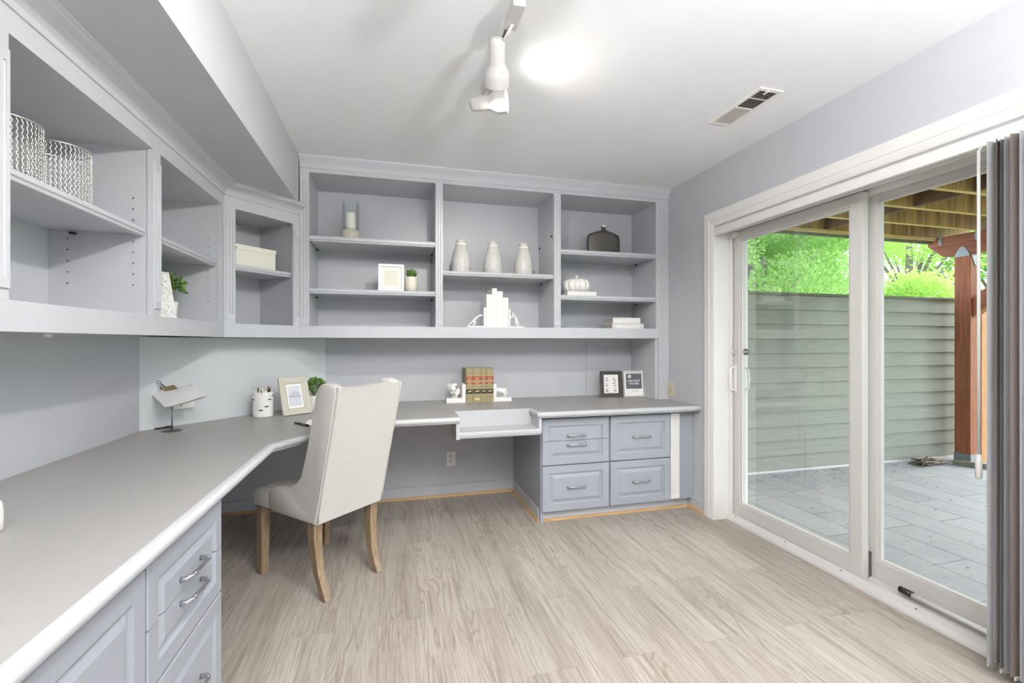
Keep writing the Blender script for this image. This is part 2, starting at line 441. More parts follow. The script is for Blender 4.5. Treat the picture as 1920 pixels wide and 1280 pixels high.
def text_obj(name, s, size, m, parent, loc, rot, extrude=0.0004, bold=0.0):
    cu = bpy.data.curves.new(name, 'FONT'); cu.body = s; cu.size = size; cu.extrude = extrude; cu.offset = bold
    cu.align_x = 'CENTER'; cu.align_y = 'CENTER'; cu.resolution_u = 3
    tmp = bpy.data.objects.new(name + '_src', cu); COL.objects.link(tmp)
    bpy.context.view_layer.update()
    me = bpy.data.meshes.new_from_object(tmp.evaluated_get(bpy.context.evaluated_depsgraph_get()))
    bpy.data.objects.remove(tmp); me.materials.clear(); me.materials.append(m)
    o = bpy.data.objects.new(name, me); COL.objects.link(o)
    o.parent = parent; o.location = loc; o.rotation_euler = rot; return o

# ------------------------------------------------------------------ dimensions
XL, XR, YB, ZC = -1.26, 2.134, 3.61, 2.43
YN = -3.2
YF = 3.21          # face of the back bookcase
XF = -0.91         # face of the left wall cabinets
ZU0, ZDO, ZOT = 1.244, 1.322, 1.975
DZ = 0.76          # desk top
OY0, OY1, OZ = 0.85, 2.675, 2.0   # patio door opening

# ------------------------------------------------------------------ room shell
bm = bm_new(); box(bm, XL - 0.15, 2.215, YN - 0.15, YB + 0.15, -0.1, 0)
struct(obj('floor', bm, M['floor']))
bm = bm_new(); box(bm, XL - 0.15, 2.40, YN - 0.15, YB + 0.15, ZC, ZC + 0.15); struct(obj('ceiling', bm, M['ceiling']))
bm = bm_new(); box(bm, XL - 0.15, XL, YN, YB, 0, ZC); struct(obj('wall_left', bm, M['wall']))
bm = bm_new(); box(bm, XL - 0.15, 2.40, YB, YB + 0.15, 0, ZC); struct(obj('wall_back', bm, M['wall']))
bm = bm_new(); box(bm, XL - 0.15, 2.40, YN - 0.15, YN, 0, ZC); struct(obj('wall_front', bm, M['wall']))
bm = bm_new()
box(bm, XR, 2.40, OY1, YB, -0.1, ZC); box(bm, XR, 2.40, YN, OY0, -0.1, ZC); box(bm, XR, 2.40, OY0, OY1, OZ, ZC)
struct(obj('wall_right', bm, M['wall']))
# dropped soffit over the left cabinets
bm = bm_new(); box(bm, XL, -0.59, YN, 3.195, 2.106, ZC); struct(obj('wall_soffit', bm, M['wall']))
# textured panel across the corner above the desk
bm = bm_new(); prism(bm, [(XL, 2.745), (-0.485, YB), (XL, YB)], DZ, ZU0 - 0.001); struct(obj('wall_corner', bm, M['panelwall']))
# panel seams on the back wall
bm = bm_new(); box(bm, 1.600, 1.603, YB - 0.0015, YB, DZ, ZU0); struct(obj('trim_4', bm, M['gap']))
# baseboards and oak shoe moulding
def shoe(bm, path):
    sweep(bm, path, [(0, 0), (0.017, 0), (0.016, 0.008), (0.010, 0.017), (0, 0.019)], True)
bm = bm_new()
box(bm, XL, 0.955, YB - 0.012, YB, 0, 0.085, 0.002); box(bm, XL, 0.955, YB - 0.016, YB, 0.085, 0.097, 0.003)
struct(obj('baseboard_back', bm, M['wall']))
bm = bm_new(); box(bm, XL + 0, XL + 0.012, 1.70, YB - 0.012, 0, 0.09, 0.002); struct(obj('baseboard_left', bm, M['wall']))
bm = bm_new(); box(bm, XR - 0.012, XR, 2.762, 3.0, 0, 0.085, 0.002); struct(obj('baseboard_right', bm, M['wall']))
bm = bm_new(); shoe(bm, [(-1.25, YB - 0.012), (0.938, YB - 0.012)]); struct(obj('trim_1', bm, M['oaktrim_x']))
bm = bm_new(); shoe(bm, [(XR - 0.012, 2.945), (XR - 0.012, 2.762)]); struct(obj('trim_2', bm, M['oaktrim_y']))

# door casing (mitred, moulded)
bm = bm_new()
prof = [(0, 0), (0, 0.016), (0.012, 0.020), (0.055, 0.020), (0.060, 0.015), (0.066, 0.015), (0.071, 0.019), (0.092, 0.014), (0.0985, 0.010), (0.0985, 0)]
# profile (distance from outer edge, thickness) swept in the wall plane x = XR
outer = [(2.760, 0), (2.760, 2.106), (0.762, 2.106), (0.762, 0)]
rings = []
dirs = [((-1, 0)), ((-1, -1)), ((1, -1)), ((1, 0))]
for (y, z), (dy, dz) in zip(outer, dirs):
    rings.append([bm.verts.new((XR - t, y + dy * d, z + dz * d)) for d, t in prof])
for i in range(3):
    for j in range(len(prof) - 1):
        bm.faces.new([rings[i][j], rings[i][j + 1], rings[i + 1][j + 1], rings[i + 1][j]])
bm.faces.new(rings[0]); bm.faces.new(rings[-1][::-1])
struct(obj('trim_3', bm, M['trim']))

# ------------------------------------------------------------------ fluting, raised panels, pulls
def flute_strip(bm, w, z0, z1, t=0.010, n=3, d=0.006, gw=None, pad=0.030):
    """strip lying in local x (0..w), facing -y, base plane y=0"""
    gw = gw or w / (n * 2.1)
    pts = [(0, 0), (0, -t)]
    gap = (w - n * gw) / (n + 1); x = 0
    for i in range(n):
        x += gap
        for k in range(7):
            a = PI * k / 6
            pts.append((x + gw / 2 - gw / 2 * math.cos(a), -t + d * math.sin(a)))
        x += gw
    pts += [(w, -t), (w, 0)]
    prism(bm, pts, z0 + pad, z1 - pad)
    box(bm, 0, w, -t, 0, z0, z0 + pad); box(bm, 0, w, -t, 0, z1 - pad, z1)

def raised(bm, w, h, x0=0, z0=0, t=0.020, cut=None, keep=None):
    """raised panel front: local x 0..w, z 0..h, back at y=0, face at y=-t"""
    s = min(0.048, w * 0.16, h * 0.25)
    rings = [(0, 0), (0, -t + 0.003), (0.003, -t), (s, -t), (s + 0.004, -t + 0.009), (s + 0.012, -t + 0.010), (s + 0.034, -t + 0.001), (s + 0.036, -t + 0.001)]
    prev = None; vs0 = []
    for d, y in rings:
        r = [bm.verts.new((x0 + a, y, z0 + b)) for a, b in ((d, d), (w - d, d), (w - d, h - d), (d, h - d))]
        vs0 += r
        if prev:
            for k in range(4): bm.faces.new([prev[k], prev[(k + 1) % 4], r[(k + 1) % 4], r[k]])
        else: bm.faces.new(r)
        prev = r
    bm.faces.new(prev)
    if cut is not None:
        geom = bm.verts[:] + bm.edges[:] + bm.faces[:]
        r = bmesh.ops.bisect_plane(bm, geom=geom, plane_co=(0, 0, cut), plane_no=(0, 0, 1),
                                   clear_outer=(keep == 'low'), clear_inner=(keep == 'high'))
        es = [e for e in r['geom_cut'] if isinstance(e, bmesh.types.BMEdge)]
        try: bmesh.ops.holes_fill(bm, edges=es, sides=0)
        except Exception: pass

def pull(bm, w=0.128):
    """bar pull centred on origin, facing -y"""
    tube(bm, [(-w / 2, 0, -0.004), (-w / 2, -0.014, -0.003), (-w / 2 + 0.012, -0.024, 0), (-w / 4, -0.029, 0.003), (0, -0.031, 0.004), (w / 4, -0.029, 0.003), (w / 2 - 0.012, -0.024, 0), (w / 2, -0.014, -0.003), (w / 2, 0, -0.004)],
         [0.0075, 0.0065, 0.0052, 0.0048, 0.0048, 0.0048, 0.0052, 0.0065, 0.0075], 10)
    for sx in (-1, 1):
        for q in (0.018, 0.026):
            tube(bm, [(sx * (w / 2 - q), -0.0265, 0.0005), (sx * (w / 2 - q - 0.003), -0.027, 0.001)], 0.0066, 10)

# ------------------------------------------------------------------ back bookcase
BC = thing('wall_bookcase', 'grey painted built-in bookcase with three open bays filling the back wall above the desk', 'bookcase', (0, YF, 0))
def bx(bm, x0, x1, y0, y1, z0, z1, bev=0.0): box(bm, x0, x1, y0 - YF, y1 - YF, z0, z1, bev)
BX0, BX1 = -0.588, XR
bays = [(-0.530, 0.287), (0.338, 1.163), (1.218, 2.022)]
bm = bm_new()
YBK = YB - 0.012
bx(bm, BX0, XR, YBK, YB, ZU0, ZC)                                   # back
bx(bm, BX0, 2.045, YF + 0.02, YBK, 1.290, 1.320)                  # bottom deck
bx(bm, BX0, XR, YF + 0.02, YBK, 2.326, 2.345)                     # top inside
for a, b in ((BX0, bays[0][0] - 0.004), (bays[0][1] + 0.004, bays[1][0] - 0.004), (bays[1][1] + 0.004, bays[2][0] - 0.004), (bays[2][1] + 0.004, XR)):
    bx(bm, a, b, YF + 0.02, YBK, 1.320, 2.326)
bx(bm, bays[2][1] + 0.004, XR, YF + 0.02, YB, DZ, 1.32)            # right end panel down to the desk
obj('carcass', bm, M['paint'], BC)
bm = bm_new()
bx(bm, BX0, 2.045, YF, YF + 0.02, ZU0, ZDO, 0.002)                # bottom rail
bx(bm, BX0, XR, YF, YF + 0.02, 2.326, ZC, 0.001)                 # top rail
for a, b in ((BX0, bays[0][0]), (bays[0][1], bays[1][0]), (bays[1][1], bays[2][0]), (bays[2][1], XR)):
    bx(bm, a, b, YF, YF + 0.02, ZDO, 2.326)
bx(bm, 2.045, XR, YF, YF + 0.02, DZ, ZDO)
obj('face_frame', bm, M['paint'], BC)
for a, b, z0, z1, n in ((BX0 + 0.004, -0.534, 1.34, 2.29, 2), (0.290, 0.335, 1.34, 2.30, 2), (1.166, 1.215, 1.34, 2.30, 2), (2.050, 2.118, 0.80, 2.30, 3)):
    bm = bm_new(); flute_strip(bm, b - a, z0, z1, 0.006, n, 0.0055, (b - a) / (2.2 * n + 0.6)); o = obj('fluting', bm, M['paint'], BC); o.location = (a, 0, 0)
bm = bm_new()
prof = [(0, 2.352), (0.008, 2.352), (0.010, 2.362), (0.005, 2.366), (0.007, 2.380), (0.014, 2.392), (0.016, 2.396), (0.020, 2.400), (0.034, 2.420), (0.036, 2.4298), (0, 2.4298)]
sweep(bm, [(BX0, 0), (XR, 0)], prof, True); obj('crown_moulding', bm, M['paint'], BC)
def shelf(x0, x1, z1, z0, parent, y0=0.006, y1=None, mat='paint'):
    y1 = (YBK - YF) if y1 is None else y1
    bm = bm_new(); box(bm, x0, x1, y0 + 0.012, y1, z0 + 0.008, z1)
    prism(bm, [(y0 + 0.012, z0), (y0 + 0.004, z0 + 0.002), (y0 + 0.001, z0 + 0.009), (y0 + 0.006, z0 + 0.013), (y0 + 0.0, z0 + 0.016), (y0 - 0.001, z1 - 0.007), (y0 + 0.004, z1), (y0 + 0.020, z1), (y0 + 0.020, z0)], x0, x1, 'X')
    return obj('shelf', bm, M[mat], parent)
pins = []
for (a, b), zs in zip(bays, ([(1.916, 1.878), (1.569, 1.535)], [(1.719, 1.686)], [(1.915, 1.878), (1.570, 1.534)])):
    for z1, z0 in zs:
        shelf(a + 0.001, b - 0.001, z1, z0, BC); 
        for x in (a - 0.004, b - 0.006):
            for y in (0.30,):
                pins.append((x, y, z0 + 0.003))
for x, y, z in pins + [(1.157, 0.34, 1.985), (1.157, 0.05, 2.02)]:
    boxobj('shelf_pin', x, x + 0.012, y, y + 0.012, z - 0.010, z + 0.004, M['black'], BC, 0.002)

# ------------------------------------------------------------------ left run of wall cabinets
LC = thing('wall_cabinet', 'long pale grey open cabinet run hung on the left wall under the soffit', 'cabinet', (XF, 0, 0))
def lx(bm, x0, x1, y0, y1, z0, z1, bev=0.0): box(bm, x0 - XF, x1 - XF, y0, y1, z0, z1, bev)
LY0, LY1 = -0.30, 2.86
ops = [(-0.10, 0.59), (0.65, 1.33), (1.389, 2.083), (2.141, 2.822)]
bm = bm_new()
lx(bm, XL, XL + 0.012, LY0, LY1, ZU0, 2.105)
lx(bm, XL + 0.012, XF - 0.02, LY0, LY1, 1.295, 1.320)
lx(bm, XL + 0.012, XF - 0.02, LY0, LY1, ZOT, 2.0)
ys = [LY0] + [q for p in ops for q in p] + [LY1]
for i in range(0, len(ys), 2): lx(bm, XL + 0.012, XF - 0.02, ys[i] - (0.004 if i else 0) + (0.008 if i else 0), ys[i + 1] - 0.004, 1.32, ZOT)
obj('carcass', bm, M['paint'], LC)
bm = bm_new()
lx(bm, XF - 0.02, XF, LY0, LY1, ZU0, ZDO, 0.001); lx(bm, XF - 0.02, XF, LY0, LY1, ZOT, 2.105)
for i in range(0, len(ys), 2): lx(bm, XF - 0.02, XF, ys[i], ys[i + 1], ZDO, ZOT)
obj('face_frame', bm, M['paint'], LC)
for a, b in ((0.594, 0.646), (1.334, 1.385), (2.092, 2.136)):
    bm = bm_new(); flute_strip(bm, b - a, 1.35, 1.93, 0.006, 2, 0.0055, (b - a) / 5); o = obj('fluting', bm, M['paint'], LC)
    o.rotation_euler = (0, 0, PI / 2); o.location = (0, a, 0)
for a, b in ops:
    bm = bm_new(); x0 = -0.026
    box(bm, XL + 0.012 - XF, x0 - 0.012, a + 0.005, b + 0.003 - 0.008, 1.638, 1.662)
    prism(bm, [(x0 - 0.012, 1.630), (x0 - 0.004, 1.632), (x0 - 0.001, 1.639), (x0 - 0.006, 1.643), (x0, 1.646), (x0 + 0.001, 1.655), (x0 - 0.004, 1.662), (x0 - 0.03, 1.662), (x0 - 0.03, 1.630)], a + 0.005, b - 0.005, 'Y')
    obj('shelf', bm, M['paint'], LC)
# peg holes in the far side panels
for y in (2.0785, 2.8175):
    bm = bm_new()
    for xx in (-0.065, -0.275):
        for k in range(9):
            z = 1.44 + k * 0.042
            if abs(z - 1.646) < 0.02: continue
            box(bm, xx - 0.002, xx + 0.002, y - 0.0006, y + 0.002, z - 0.002, z + 0.002)
    tag(obj('peg_hole_row', bm, M['hole'], LC), kind='stuff')
boxobj('shelf_pin', -0.262, -0.245, 2.060, 2.079, 1.622, 1.630, M['black'], LC, 0.002)
boxobj('shelf_pin', 0.11 - 0.17, 0.125 - 0.17, 1.60, 1.615, ZU0 - 0.012, ZU0, M['white'], LC, 0.002)

# crown over left run and corner
crown_prof = [(0, 2.038), (0.006, 2.038), (0.009, 2.045), (0.004, 2.049), (0.006, 2.058), (0.018, 2.072), (0.034, 2.082), (0.050, 2.087), (0.056, 2.090), (0.058, 2.098), (0.064, 2.101), (0.066, 2.1055), (0, 2.1055)]
# ------------------------------------------------------------------ diagonal corner cabinet
A = Vector((XF, LY1)); B = Vector((-0.588, YF)); dd = (B - A); DL = dd.length; ang = math.atan2(dd.y, dd.x)
CC = thing('corner_wall_cabinet', 'pale grey diagonal corner cabinet with one shelf between left run and back bookcase', 'cabinet', (A.x, A.y, 0), ang)
bm = bm_new()
u0, u1 = 0.062, 0.430
box(bm, 0, u0, 0, 0.02, ZU0, 2.105); box(bm, u1, DL, 0, 0.02, ZU0, 2.105)
box(bm, u0, u1, 0, 0.02, ZU0, ZDO); box(bm, u0, u1, 0, 0.02, ZOT, 2.105)
obj('face_frame', bm, M['paint'], CC)
bm = bm_new()
y1 = 0.36
box(bm, u0 - 0.03, u0 - 0.012, 0.02, y1, ZU0 + 0.04, 2.02); box(bm, u1 + 0.012, u1 + 0.03, 0.02, y1, ZU0 + 0.04, 2.02)
box(bm, u0 - 0.03, u1 + 0.03, y1, y1 + 0.012, ZU0 + 0.04, 2.02)
box(bm, u0 - 0.012, u1 + 0.012, 0.02, y1, 1.29, 1.320); box(bm, u0 - 0.012, u1 + 0.012, 0.02, y1, ZOT + 0.005, 2.02)
obj('carcass', bm, M['paint'], CC)
bm = bm_new(); x0 = 0.026
box(bm, u0 - 0.011, u1 + 0.011, x0 + 0.012, y1 - 0.001, 1.638, 1.664)
prism(bm, [(x0 + 0.012, 1.631), (x0 + 0.004, 1.633), (x0 + 0.001, 1.640), (x0 + 0.006, 1.644), (x0, 1.647), (x0 - 0.001, 1.657), (x0 + 0.004, 1.664), (x0 + 0.03, 1.664), (x0 + 0.03, 1.631)], u0 - 0.011, u1 + 0.011, 'X')
obj('shelf', bm, M['paint'], CC)
for a, b in ((0.008, 0.054), (0.438, 0.470)):
    bm = bm_new(); flute_strip(bm, b - a, 1.345, 1.935, 0.005, 2, 0.0045, (b - a) / 5); o = obj('fluting', bm, M['paint'], CC); o.location = (a, 0, 0)
# crown pieces mitred at the joint; travel order gives outward side on the right
path = [(XF, LY0), (XF, LY1), (B.x, B.y)]
bm = bm_new(); sweep(bm, path, crown_prof, True)
cr = obj('crown_moulding', bm, M['paint'], LC); cr.matrix_parent_inverse = Matrix.Translation((-XF, 0, 0))
cr['label'] = 'crown moulding that turns the corner below the soffit'

# ------------------------------------------------------------------ desk
DK = thing('desk', 'long built-in grey desktop with pale rounded edge wrapping left, corner and back walls', 'desk', (0, 0, 0))
front = [(-0.515, -0.6), (-0.515, 2.247), (-0.170, 2.735), (0.372, 2.735)]
rx0, rx1, ry = 0.392, 0.918, 2.995
poly = [(XL, -0.6)] + front + [(rx0, 2.735), (rx0, ry), (rx1, ry), (rx1, 2.800), (XR, 2.800), (XR, YB), (-0.485, YB), (XL, 2.745)]
G3 = 0.003
poly_in = [(XL + G3, -0.6), (-0.530, -0.6), (-0.530, 2.252), (-0.178, 2.750), (rx0, 2.750), (rx0, ry), (rx1, ry), (rx1, 2.815), (XR - G3, 2.815), (XR - G3, YB - G3), (XL + G3, YB - G3)]
bm = bm_new(); prism(bm, poly_in, DZ - 0.030, DZ - 0.0005); obj('desktop', bm, M['counter'], DK)
edge = [(-0.01, DZ - 0.037), (0.005, DZ - 0.037), (0.006, DZ - 0.031), (0.011, DZ - 0.029), (0.015, DZ - 0.025), (0.016, DZ - 0.014), (0.013, DZ - 0.005), (0.006, DZ), (-0.01, DZ)]
bm = bm_new(); sweep(bm, [(-0.530, -0.6), (-0.530, 2.252), (-0.178, 2.750), (rx0, 2.750)], edge, True)
sweep(bm, [(rx1, ry), (rx1, 2.815), (XR - G3, 2.815)], edge, True)
o = obj('edge_moulding', bm, M['nosing'], DK, 40); o['label'] = 'pale rounded front edge'
bm = bm_new()
box(bm, rx0 - 0.022, rx0, 2.752, ry, 0.622, DZ - 0.0305, 0.002)
box(bm, rx1, rx1 + 0.022, 2.822, ry, 0.622, DZ - 0.0305, 0.002)
box(bm, rx0 - 0.004, rx1 + 0.004, ry - 0.004, ry + 0.014, 0.622, DZ + 0.0005)
obj('tray_side', bm, M['nosing'], DK)
bm = bm_new()
box(bm, rx0, rx1, 2.80, ry, 0.634, 0.655)
sweep(bm, [(rx0, 2.80), (rx1, 2.80)], [(-0.005, 0.620), (0.006, 0.620), (0.009, 0.628), (0.013, 0.634), (0.012, 0.650), (0.005, 0.657), (-0.005, 0.657)], True)
obj('keyboard_tray', bm, M['nosing'], DK, 40)

# ------------------------------------------------------------------ base cabinet, right
YFB = 2.90
RB = thing('base_cabinet', 'grey base cabinet with five drawers under the right end of the desk', 'cabinet', (0, YFB, 0))
bm = bm_new()
zt = DZ - 0.0375
def rb(x0, x1, y0, y1, z0, z1, bev=0): box(bm, x0, x1, y0 - YFB, y1 - YFB, z0, z1, bev)
rb(0.955, 0.975, YFB - 0.0, YB - 0.003, 0.0, zt)
rb(0.975, XR - 0.003, YFB + 0.02, YB - 0.003, 0.075, zt)
rb(0.975, XR - 0.003, YFB, YFB + 0.02, 0.075, zt)
obj('carcass', bm, M['front'], RB)
bm = bm_new(); rb(0.957, 2.0, YFB + 0.035, YFB + 0.05, 0, 0.075); rb(2.0, XR - 0.013, YFB + 0.05, YFB + 0.06, 0, 0.075)
rb(0.949, 0.9549, YFB + 0.035, YB - 0.02, 0, 0.085)
obj('toe_kick', bm, M['paint'], RB)
bm = bm_new()
prof_s = [(0, 0), (0.013, 0), (0.012, 0.008), (0.008, 0.016), (0, 0.018)]
sweep(bm, [(0.949, YB - 0.02 - YFB), (0.949, 0.035), (2.10, 0.035)], prof_s, True)
obj('shoe_moulding', bm, M['oaktrim_x'], RB)
def drawer(parent, x0, x1, z0, z1, axis_rot, org, split=None, keep=None, full=None, pz=None, mat='front'):
    bm = bm_new()
    if split is not None: raised(bm, x1 - x0, full[1] - full[0], 0, 0, cut=split - full[0], keep=keep); zz = full[0]
    else: raised(bm, x1 - x0, z1 - z0); zz = z0
    o = obj('drawer', bm, M[mat], parent); o.location = org(x0, zz); o.rotation_euler = (0, 0, axis_rot)
    bm = bm_new(); pull(bm); h = obj('handle', bm, M['steel'], o); h.location = ((x1 - x0) / 2, -0.019, pz - zz)
    h['label'] = 'brushed nickel bar handle'
    return o
orgR = lambda x, z: (x, -0.0005, z)
k = 0.9797
c1, c2, c3, c4 = 0.962, 1.448, 1.460, 1.932
drawer(RB, c1, c2, 0.552, 0.696, 0, orgR, 0.553, 'high', (0.390, 0.700), 0.586)
drawer(RB, c1, c2, 0.39, 0.549, 0, orgR, 0.550, 'low', (0.390, 0.700), 0.522)
drawer(RB, c1, c2, 0.080, 0.384, 0, orgR, pz=0.238)
drawer(RB, c3, c4, 0.390, 0.700, 0, orgR, pz=0.553)
drawer(RB, c3, c4, 0.080, 0.384, 0, orgR, pz=0.238)
bm = bm_new(); flute_strip(bm, 0.072, 0.085, 0.700, 0.016, 3, 0.008, 0.012, 0.035); o = obj('fluting', bm, M['trim'], RB); o.location = (1.937, -0.0005, 0)
o['label'] = 'lighter fluted post beside the drawers'

# ------------------------------------------------------------------ base cabinet, left
XFB = -0.566
LB = thing('base_cabinet', 'long grey base cabinet with drawers and doors under the left desk run', 'cabinet', (XFB, 0, 0))
bm = bm_new()
box(bm, XL - XFB + 0.003, 0.0, -0.6, 1.695, 0.075, zt); box(bm, XL - XFB + 0.014, -0.06, -0.6, 1.69, 0, 0.075)
obj('carcass', bm, M['front'], LB)
orgL = lambda y, z: (0.0005, y, z)
drawer(LB, 1.225, 1.690, 0.552, 0.696, PI / 2, orgL, 0.553, 'high', (0.405, 0.700), 0.590)
drawer(LB, 1.225, 1.690, 0.405, 0.549, PI / 2, orgL, 0.550, 'low', (0.405, 0.700), 0.527)
drawer(LB, 1.225, 1.690, 0.080, 0.399, PI / 2, orgL, pz=0.243)
for y0, y1 in ((0.745, 1.215), (0.265, 0.735), (-0.215, 0.255)):
    bm = bm_new(); raised(bm, y1 - y0, 0.62); o = obj('cabinet_door', bm, M['front'], LB); o.location = (0.0005, y0, 0.080); o.rotation_euler = (0, 0, PI / 2)
    bm = bm_new(); lathe(bm, [(0.0001, 0), (0.006, 0), (0.005, 0.012), (0.013, 0.018), (0.014, 0.024), (0.009, 0.029), (0.0001, 0.030)], 16)
    kn = obj('knob', bm, M['steel'], o, 50); kn.location = (0.03, -0.0195, 0.50); kn.rotation_euler = (PI / 2, 0, 0)

# ------------------------------------------------------------------ chair
def make_chair():
    W = 0.410
    root = thing('dining_chair', 'cream linen high-backed wing chair with weathered oak legs pulled up to the corner desk', 'chair', (-0.352, 2.277, 0), PI / 4)
    # local: x = across (0..W, left to right), y = forward, z up
    def kb(z): return -0.155 * (z - 0.36) / 0.66
    side = [(0.0, 0.362), (0.345, 0.366), (0.362, 0.40), (0.362, 0.455), (0.345, 0.482), (0.26, 0.492), (0.185, 0.502), (0.125, 0.530), (0.100, 0.575),
            (0.070, 0.66), (0.040, 0.76), (0.012, 0.88), (-0.010, 0.97), (-0.020, 1.006), (-0.045, 1.026), (-0.100, 1.028), (-0.145, 1.012), (kb(0.98), 0.98), (kb(0.8), 0.8), (kb(0.6), 0.6), (kb(0.45), 0.45)]
    for x0 in (0.0, W - 0.052):
        bm = bm_new(); prism(bm, side, x0, x0 + 0.052, 'X', 0.012)
        o = obj('wing', bm, M['linen'], root, 50)
    # back cushion / rear panel with a soft bow
    bm = bm_new(); NX, NZ = 12, 16
    def grid(front):
        g = []
        for j in range(NZ + 1):
            row = []
            v = j / NZ; z = 0.364 + (1.012 - 0.364) * v
            for i in range(NX + 1):
                u = i / NX; x = 0.006 + (W - 0.012) * u
                if front:
                    y = kb(z) + 0.070 + 0.012 * math.sin(PI * u); 
                else:
                    y = kb(z) - 0.004 - 0.006 * math.sin(PI * u) * math.sin(PI * v)
                zz = z - (0.010 * math.sin(PI * u) if j == NZ else 0)
                row.append(bm.verts.new((x, y, zz)))
            g.append(row)
        return g
    fr, bk = grid(True), grid(False)
    for g in (fr, bk):
        for j in range(NZ):
            for i in range(NX): bm.faces.new([g[j][i], g[j][i + 1], g[j + 1][i + 1], g[j + 1][i]])
    for j in range(NZ):
        for i in (0, NX): bm.faces.new([fr[j][i], fr[j + 1][i], bk[j + 1][i], bk[j][i]])
    for i in range(NX):
        for j in (0, NZ): bm.faces.new([fr[j][i], fr[j][i + 1], bk[j][i + 1], bk[j][i]])
    es = [e for e in bm.edges if len(e.link_faces) == 2 and e.calc_face_angle(0) > 1.0]
    bmesh.ops.bevel(bm, geom=es, offset=0.010, segments=3, profile=0.5, affect='EDGES')
    o = obj('backrest', bm, M['linen'], root, 60)
    # piping down the rear edges and over the top
    bm = bm_new()
    for x in (0.010, W - 0.010):
        tube(bm, [(x, kb(z) - 0.006, z) for z in [0.37 + 0.04 * q for q in range(17)]], 0.0032, 6)
    obj('piping', bm, M['linen'], o)
    bm = bm_new(); box(bm, 0.054, W - 0.054, 0.05, 0.515, 0.366, 0.445, 0.018, 3); 
    prism(bm, [(0.012, 0.366), (W - 0.012, 0.366), (W + 0.050, 0.520), (0.008, 0.520)], 0.364, 0.452, 'Z', 0.018)
    box(bm, 0.053, W - 0.053, 0.045, 0.50, 0.40, 0.468, 0.026, 4)
    obj('seat', bm, M['linen'], root, 60)
    def leg(pts):
        bm = bm_new(); prev = None
        for (x, y, z, w) in pts:
            h = w / 2; r = [bm.verts.new((x + a * h, y + b * h, z)) for a, b in ((-1, -1), (1, -1), (1, 1), (-1, 1))]
            if prev:
                for q in range(4): bm.faces.new([prev[q], prev[(q + 1) % 4], r[(q + 1) % 4], r[q]])
            else: bm.faces.new(r)
            prev = r
        bm.faces.new(prev)
        es = [e for e in bm.edges if abs((e.verts[0].co - e.verts[1].co).z) > 0.01]
        bmesh.ops.bevel(bm, geom=es, offset=0.003, segments=2, profile=0.5, affect='EDGES')
        l = obj('leg', bm, M['chairleg'], root)
        x, y, z, w = pts[-1]
        bm = bm_new(); tube(bm, [(x, y, 0.0), (x, y, 0.005)], 0.011, 12); g = obj('glide', bm, M['black'], l)
    for x, sx in ((0.034, 0.004), (W - 0.034, -0.004)):
        leg([(x, 0.042, 0.364, 0.050), (x, 0.044, 0.30, 0.048), (x + sx, 0.040, 0.22, 0.044), (x + sx * 2, 0.026, 0.13, 0.040), (x + sx * 3, 0.004, 0.06, 0.036), (x + sx * 3, -0.022, 0.004, 0.034)])
    for x in (0.048, 0.430):
        leg([(x, 0.488, 0.366, 0.048), (x, 0.488, 0.20, 0.044), (x, 0.490, 0.004, 0.038)])
    return root
make_chair()

# ------------------------------------------------------------------ sliding door
DO = struct(bpy.data.objects.new('door_1', None)); COL.objects.link(DO); DO.location = (0, 0, 0)
Y0, Y1 = OY0 + 0.001, OY1 - 0.001
# jamb liners (frame)
bm = bm_new()
box(bm, 2.1345, 2.40, Y1 - 0.012, Y1, 0, OZ - 0.001); box(bm, 2.1345, 2.40, Y0, Y0 + 0.012, 0, OZ - 0.001)
box(bm, 2.1345, 2.40, Y0, Y1, OZ - 0.013, OZ - 0.001)
box(bm, 2.240, 2.262, Y1 - 0.030, Y1 - 0.012, 0.03, OZ - 0.013, 0.002)
box(bm, 2.240, 2.262, Y0, Y1, OZ - 0.030, OZ - 0.013, 0.002)
box(bm, 2.312, 2.334, Y0 + 0.012, Y1 - 0.012, OZ - 0.045, OZ - 0.013, 0.001)
obj('door_frame', bm, M['trim'], DO)
bm = bm_new(); box(bm, 2.118, 2.136, Y0 + 0.013, Y1 - 0.013, 1.944, OZ - 0.014, 0.002); obj('valance_board', bm, M['trim'], DO)
bm = bm_new()
prism(bm, [(2.2155, -0.10), (2.2155, 0.004), (2.219, 0.014), (2.234, 0.030), (2.262, 0.040), (2.264, 0.026), (2.318, 0.026), (2.320, 0.038), (2.332, 0.038), (2.334, 0.030), (2.375, 0.030), (2.377, 0.045), (2.44, 0.030), (2.44, -0.10)], Y0 + 0.012, Y1 - 0.012, 'Y')
th = obj('threshold', bm, M['vinyl'], DO)
bm = bm_new()
for y in (2.60, 2.2, 1.85, 1.5, 1.2, 0.95): tube(bm, [(2.245, y, 0.0325), (2.245, y, 0.0365)], 0.004, 8)
tag(obj('screw', bm, M['darkmetal'], th), kind='stuff')
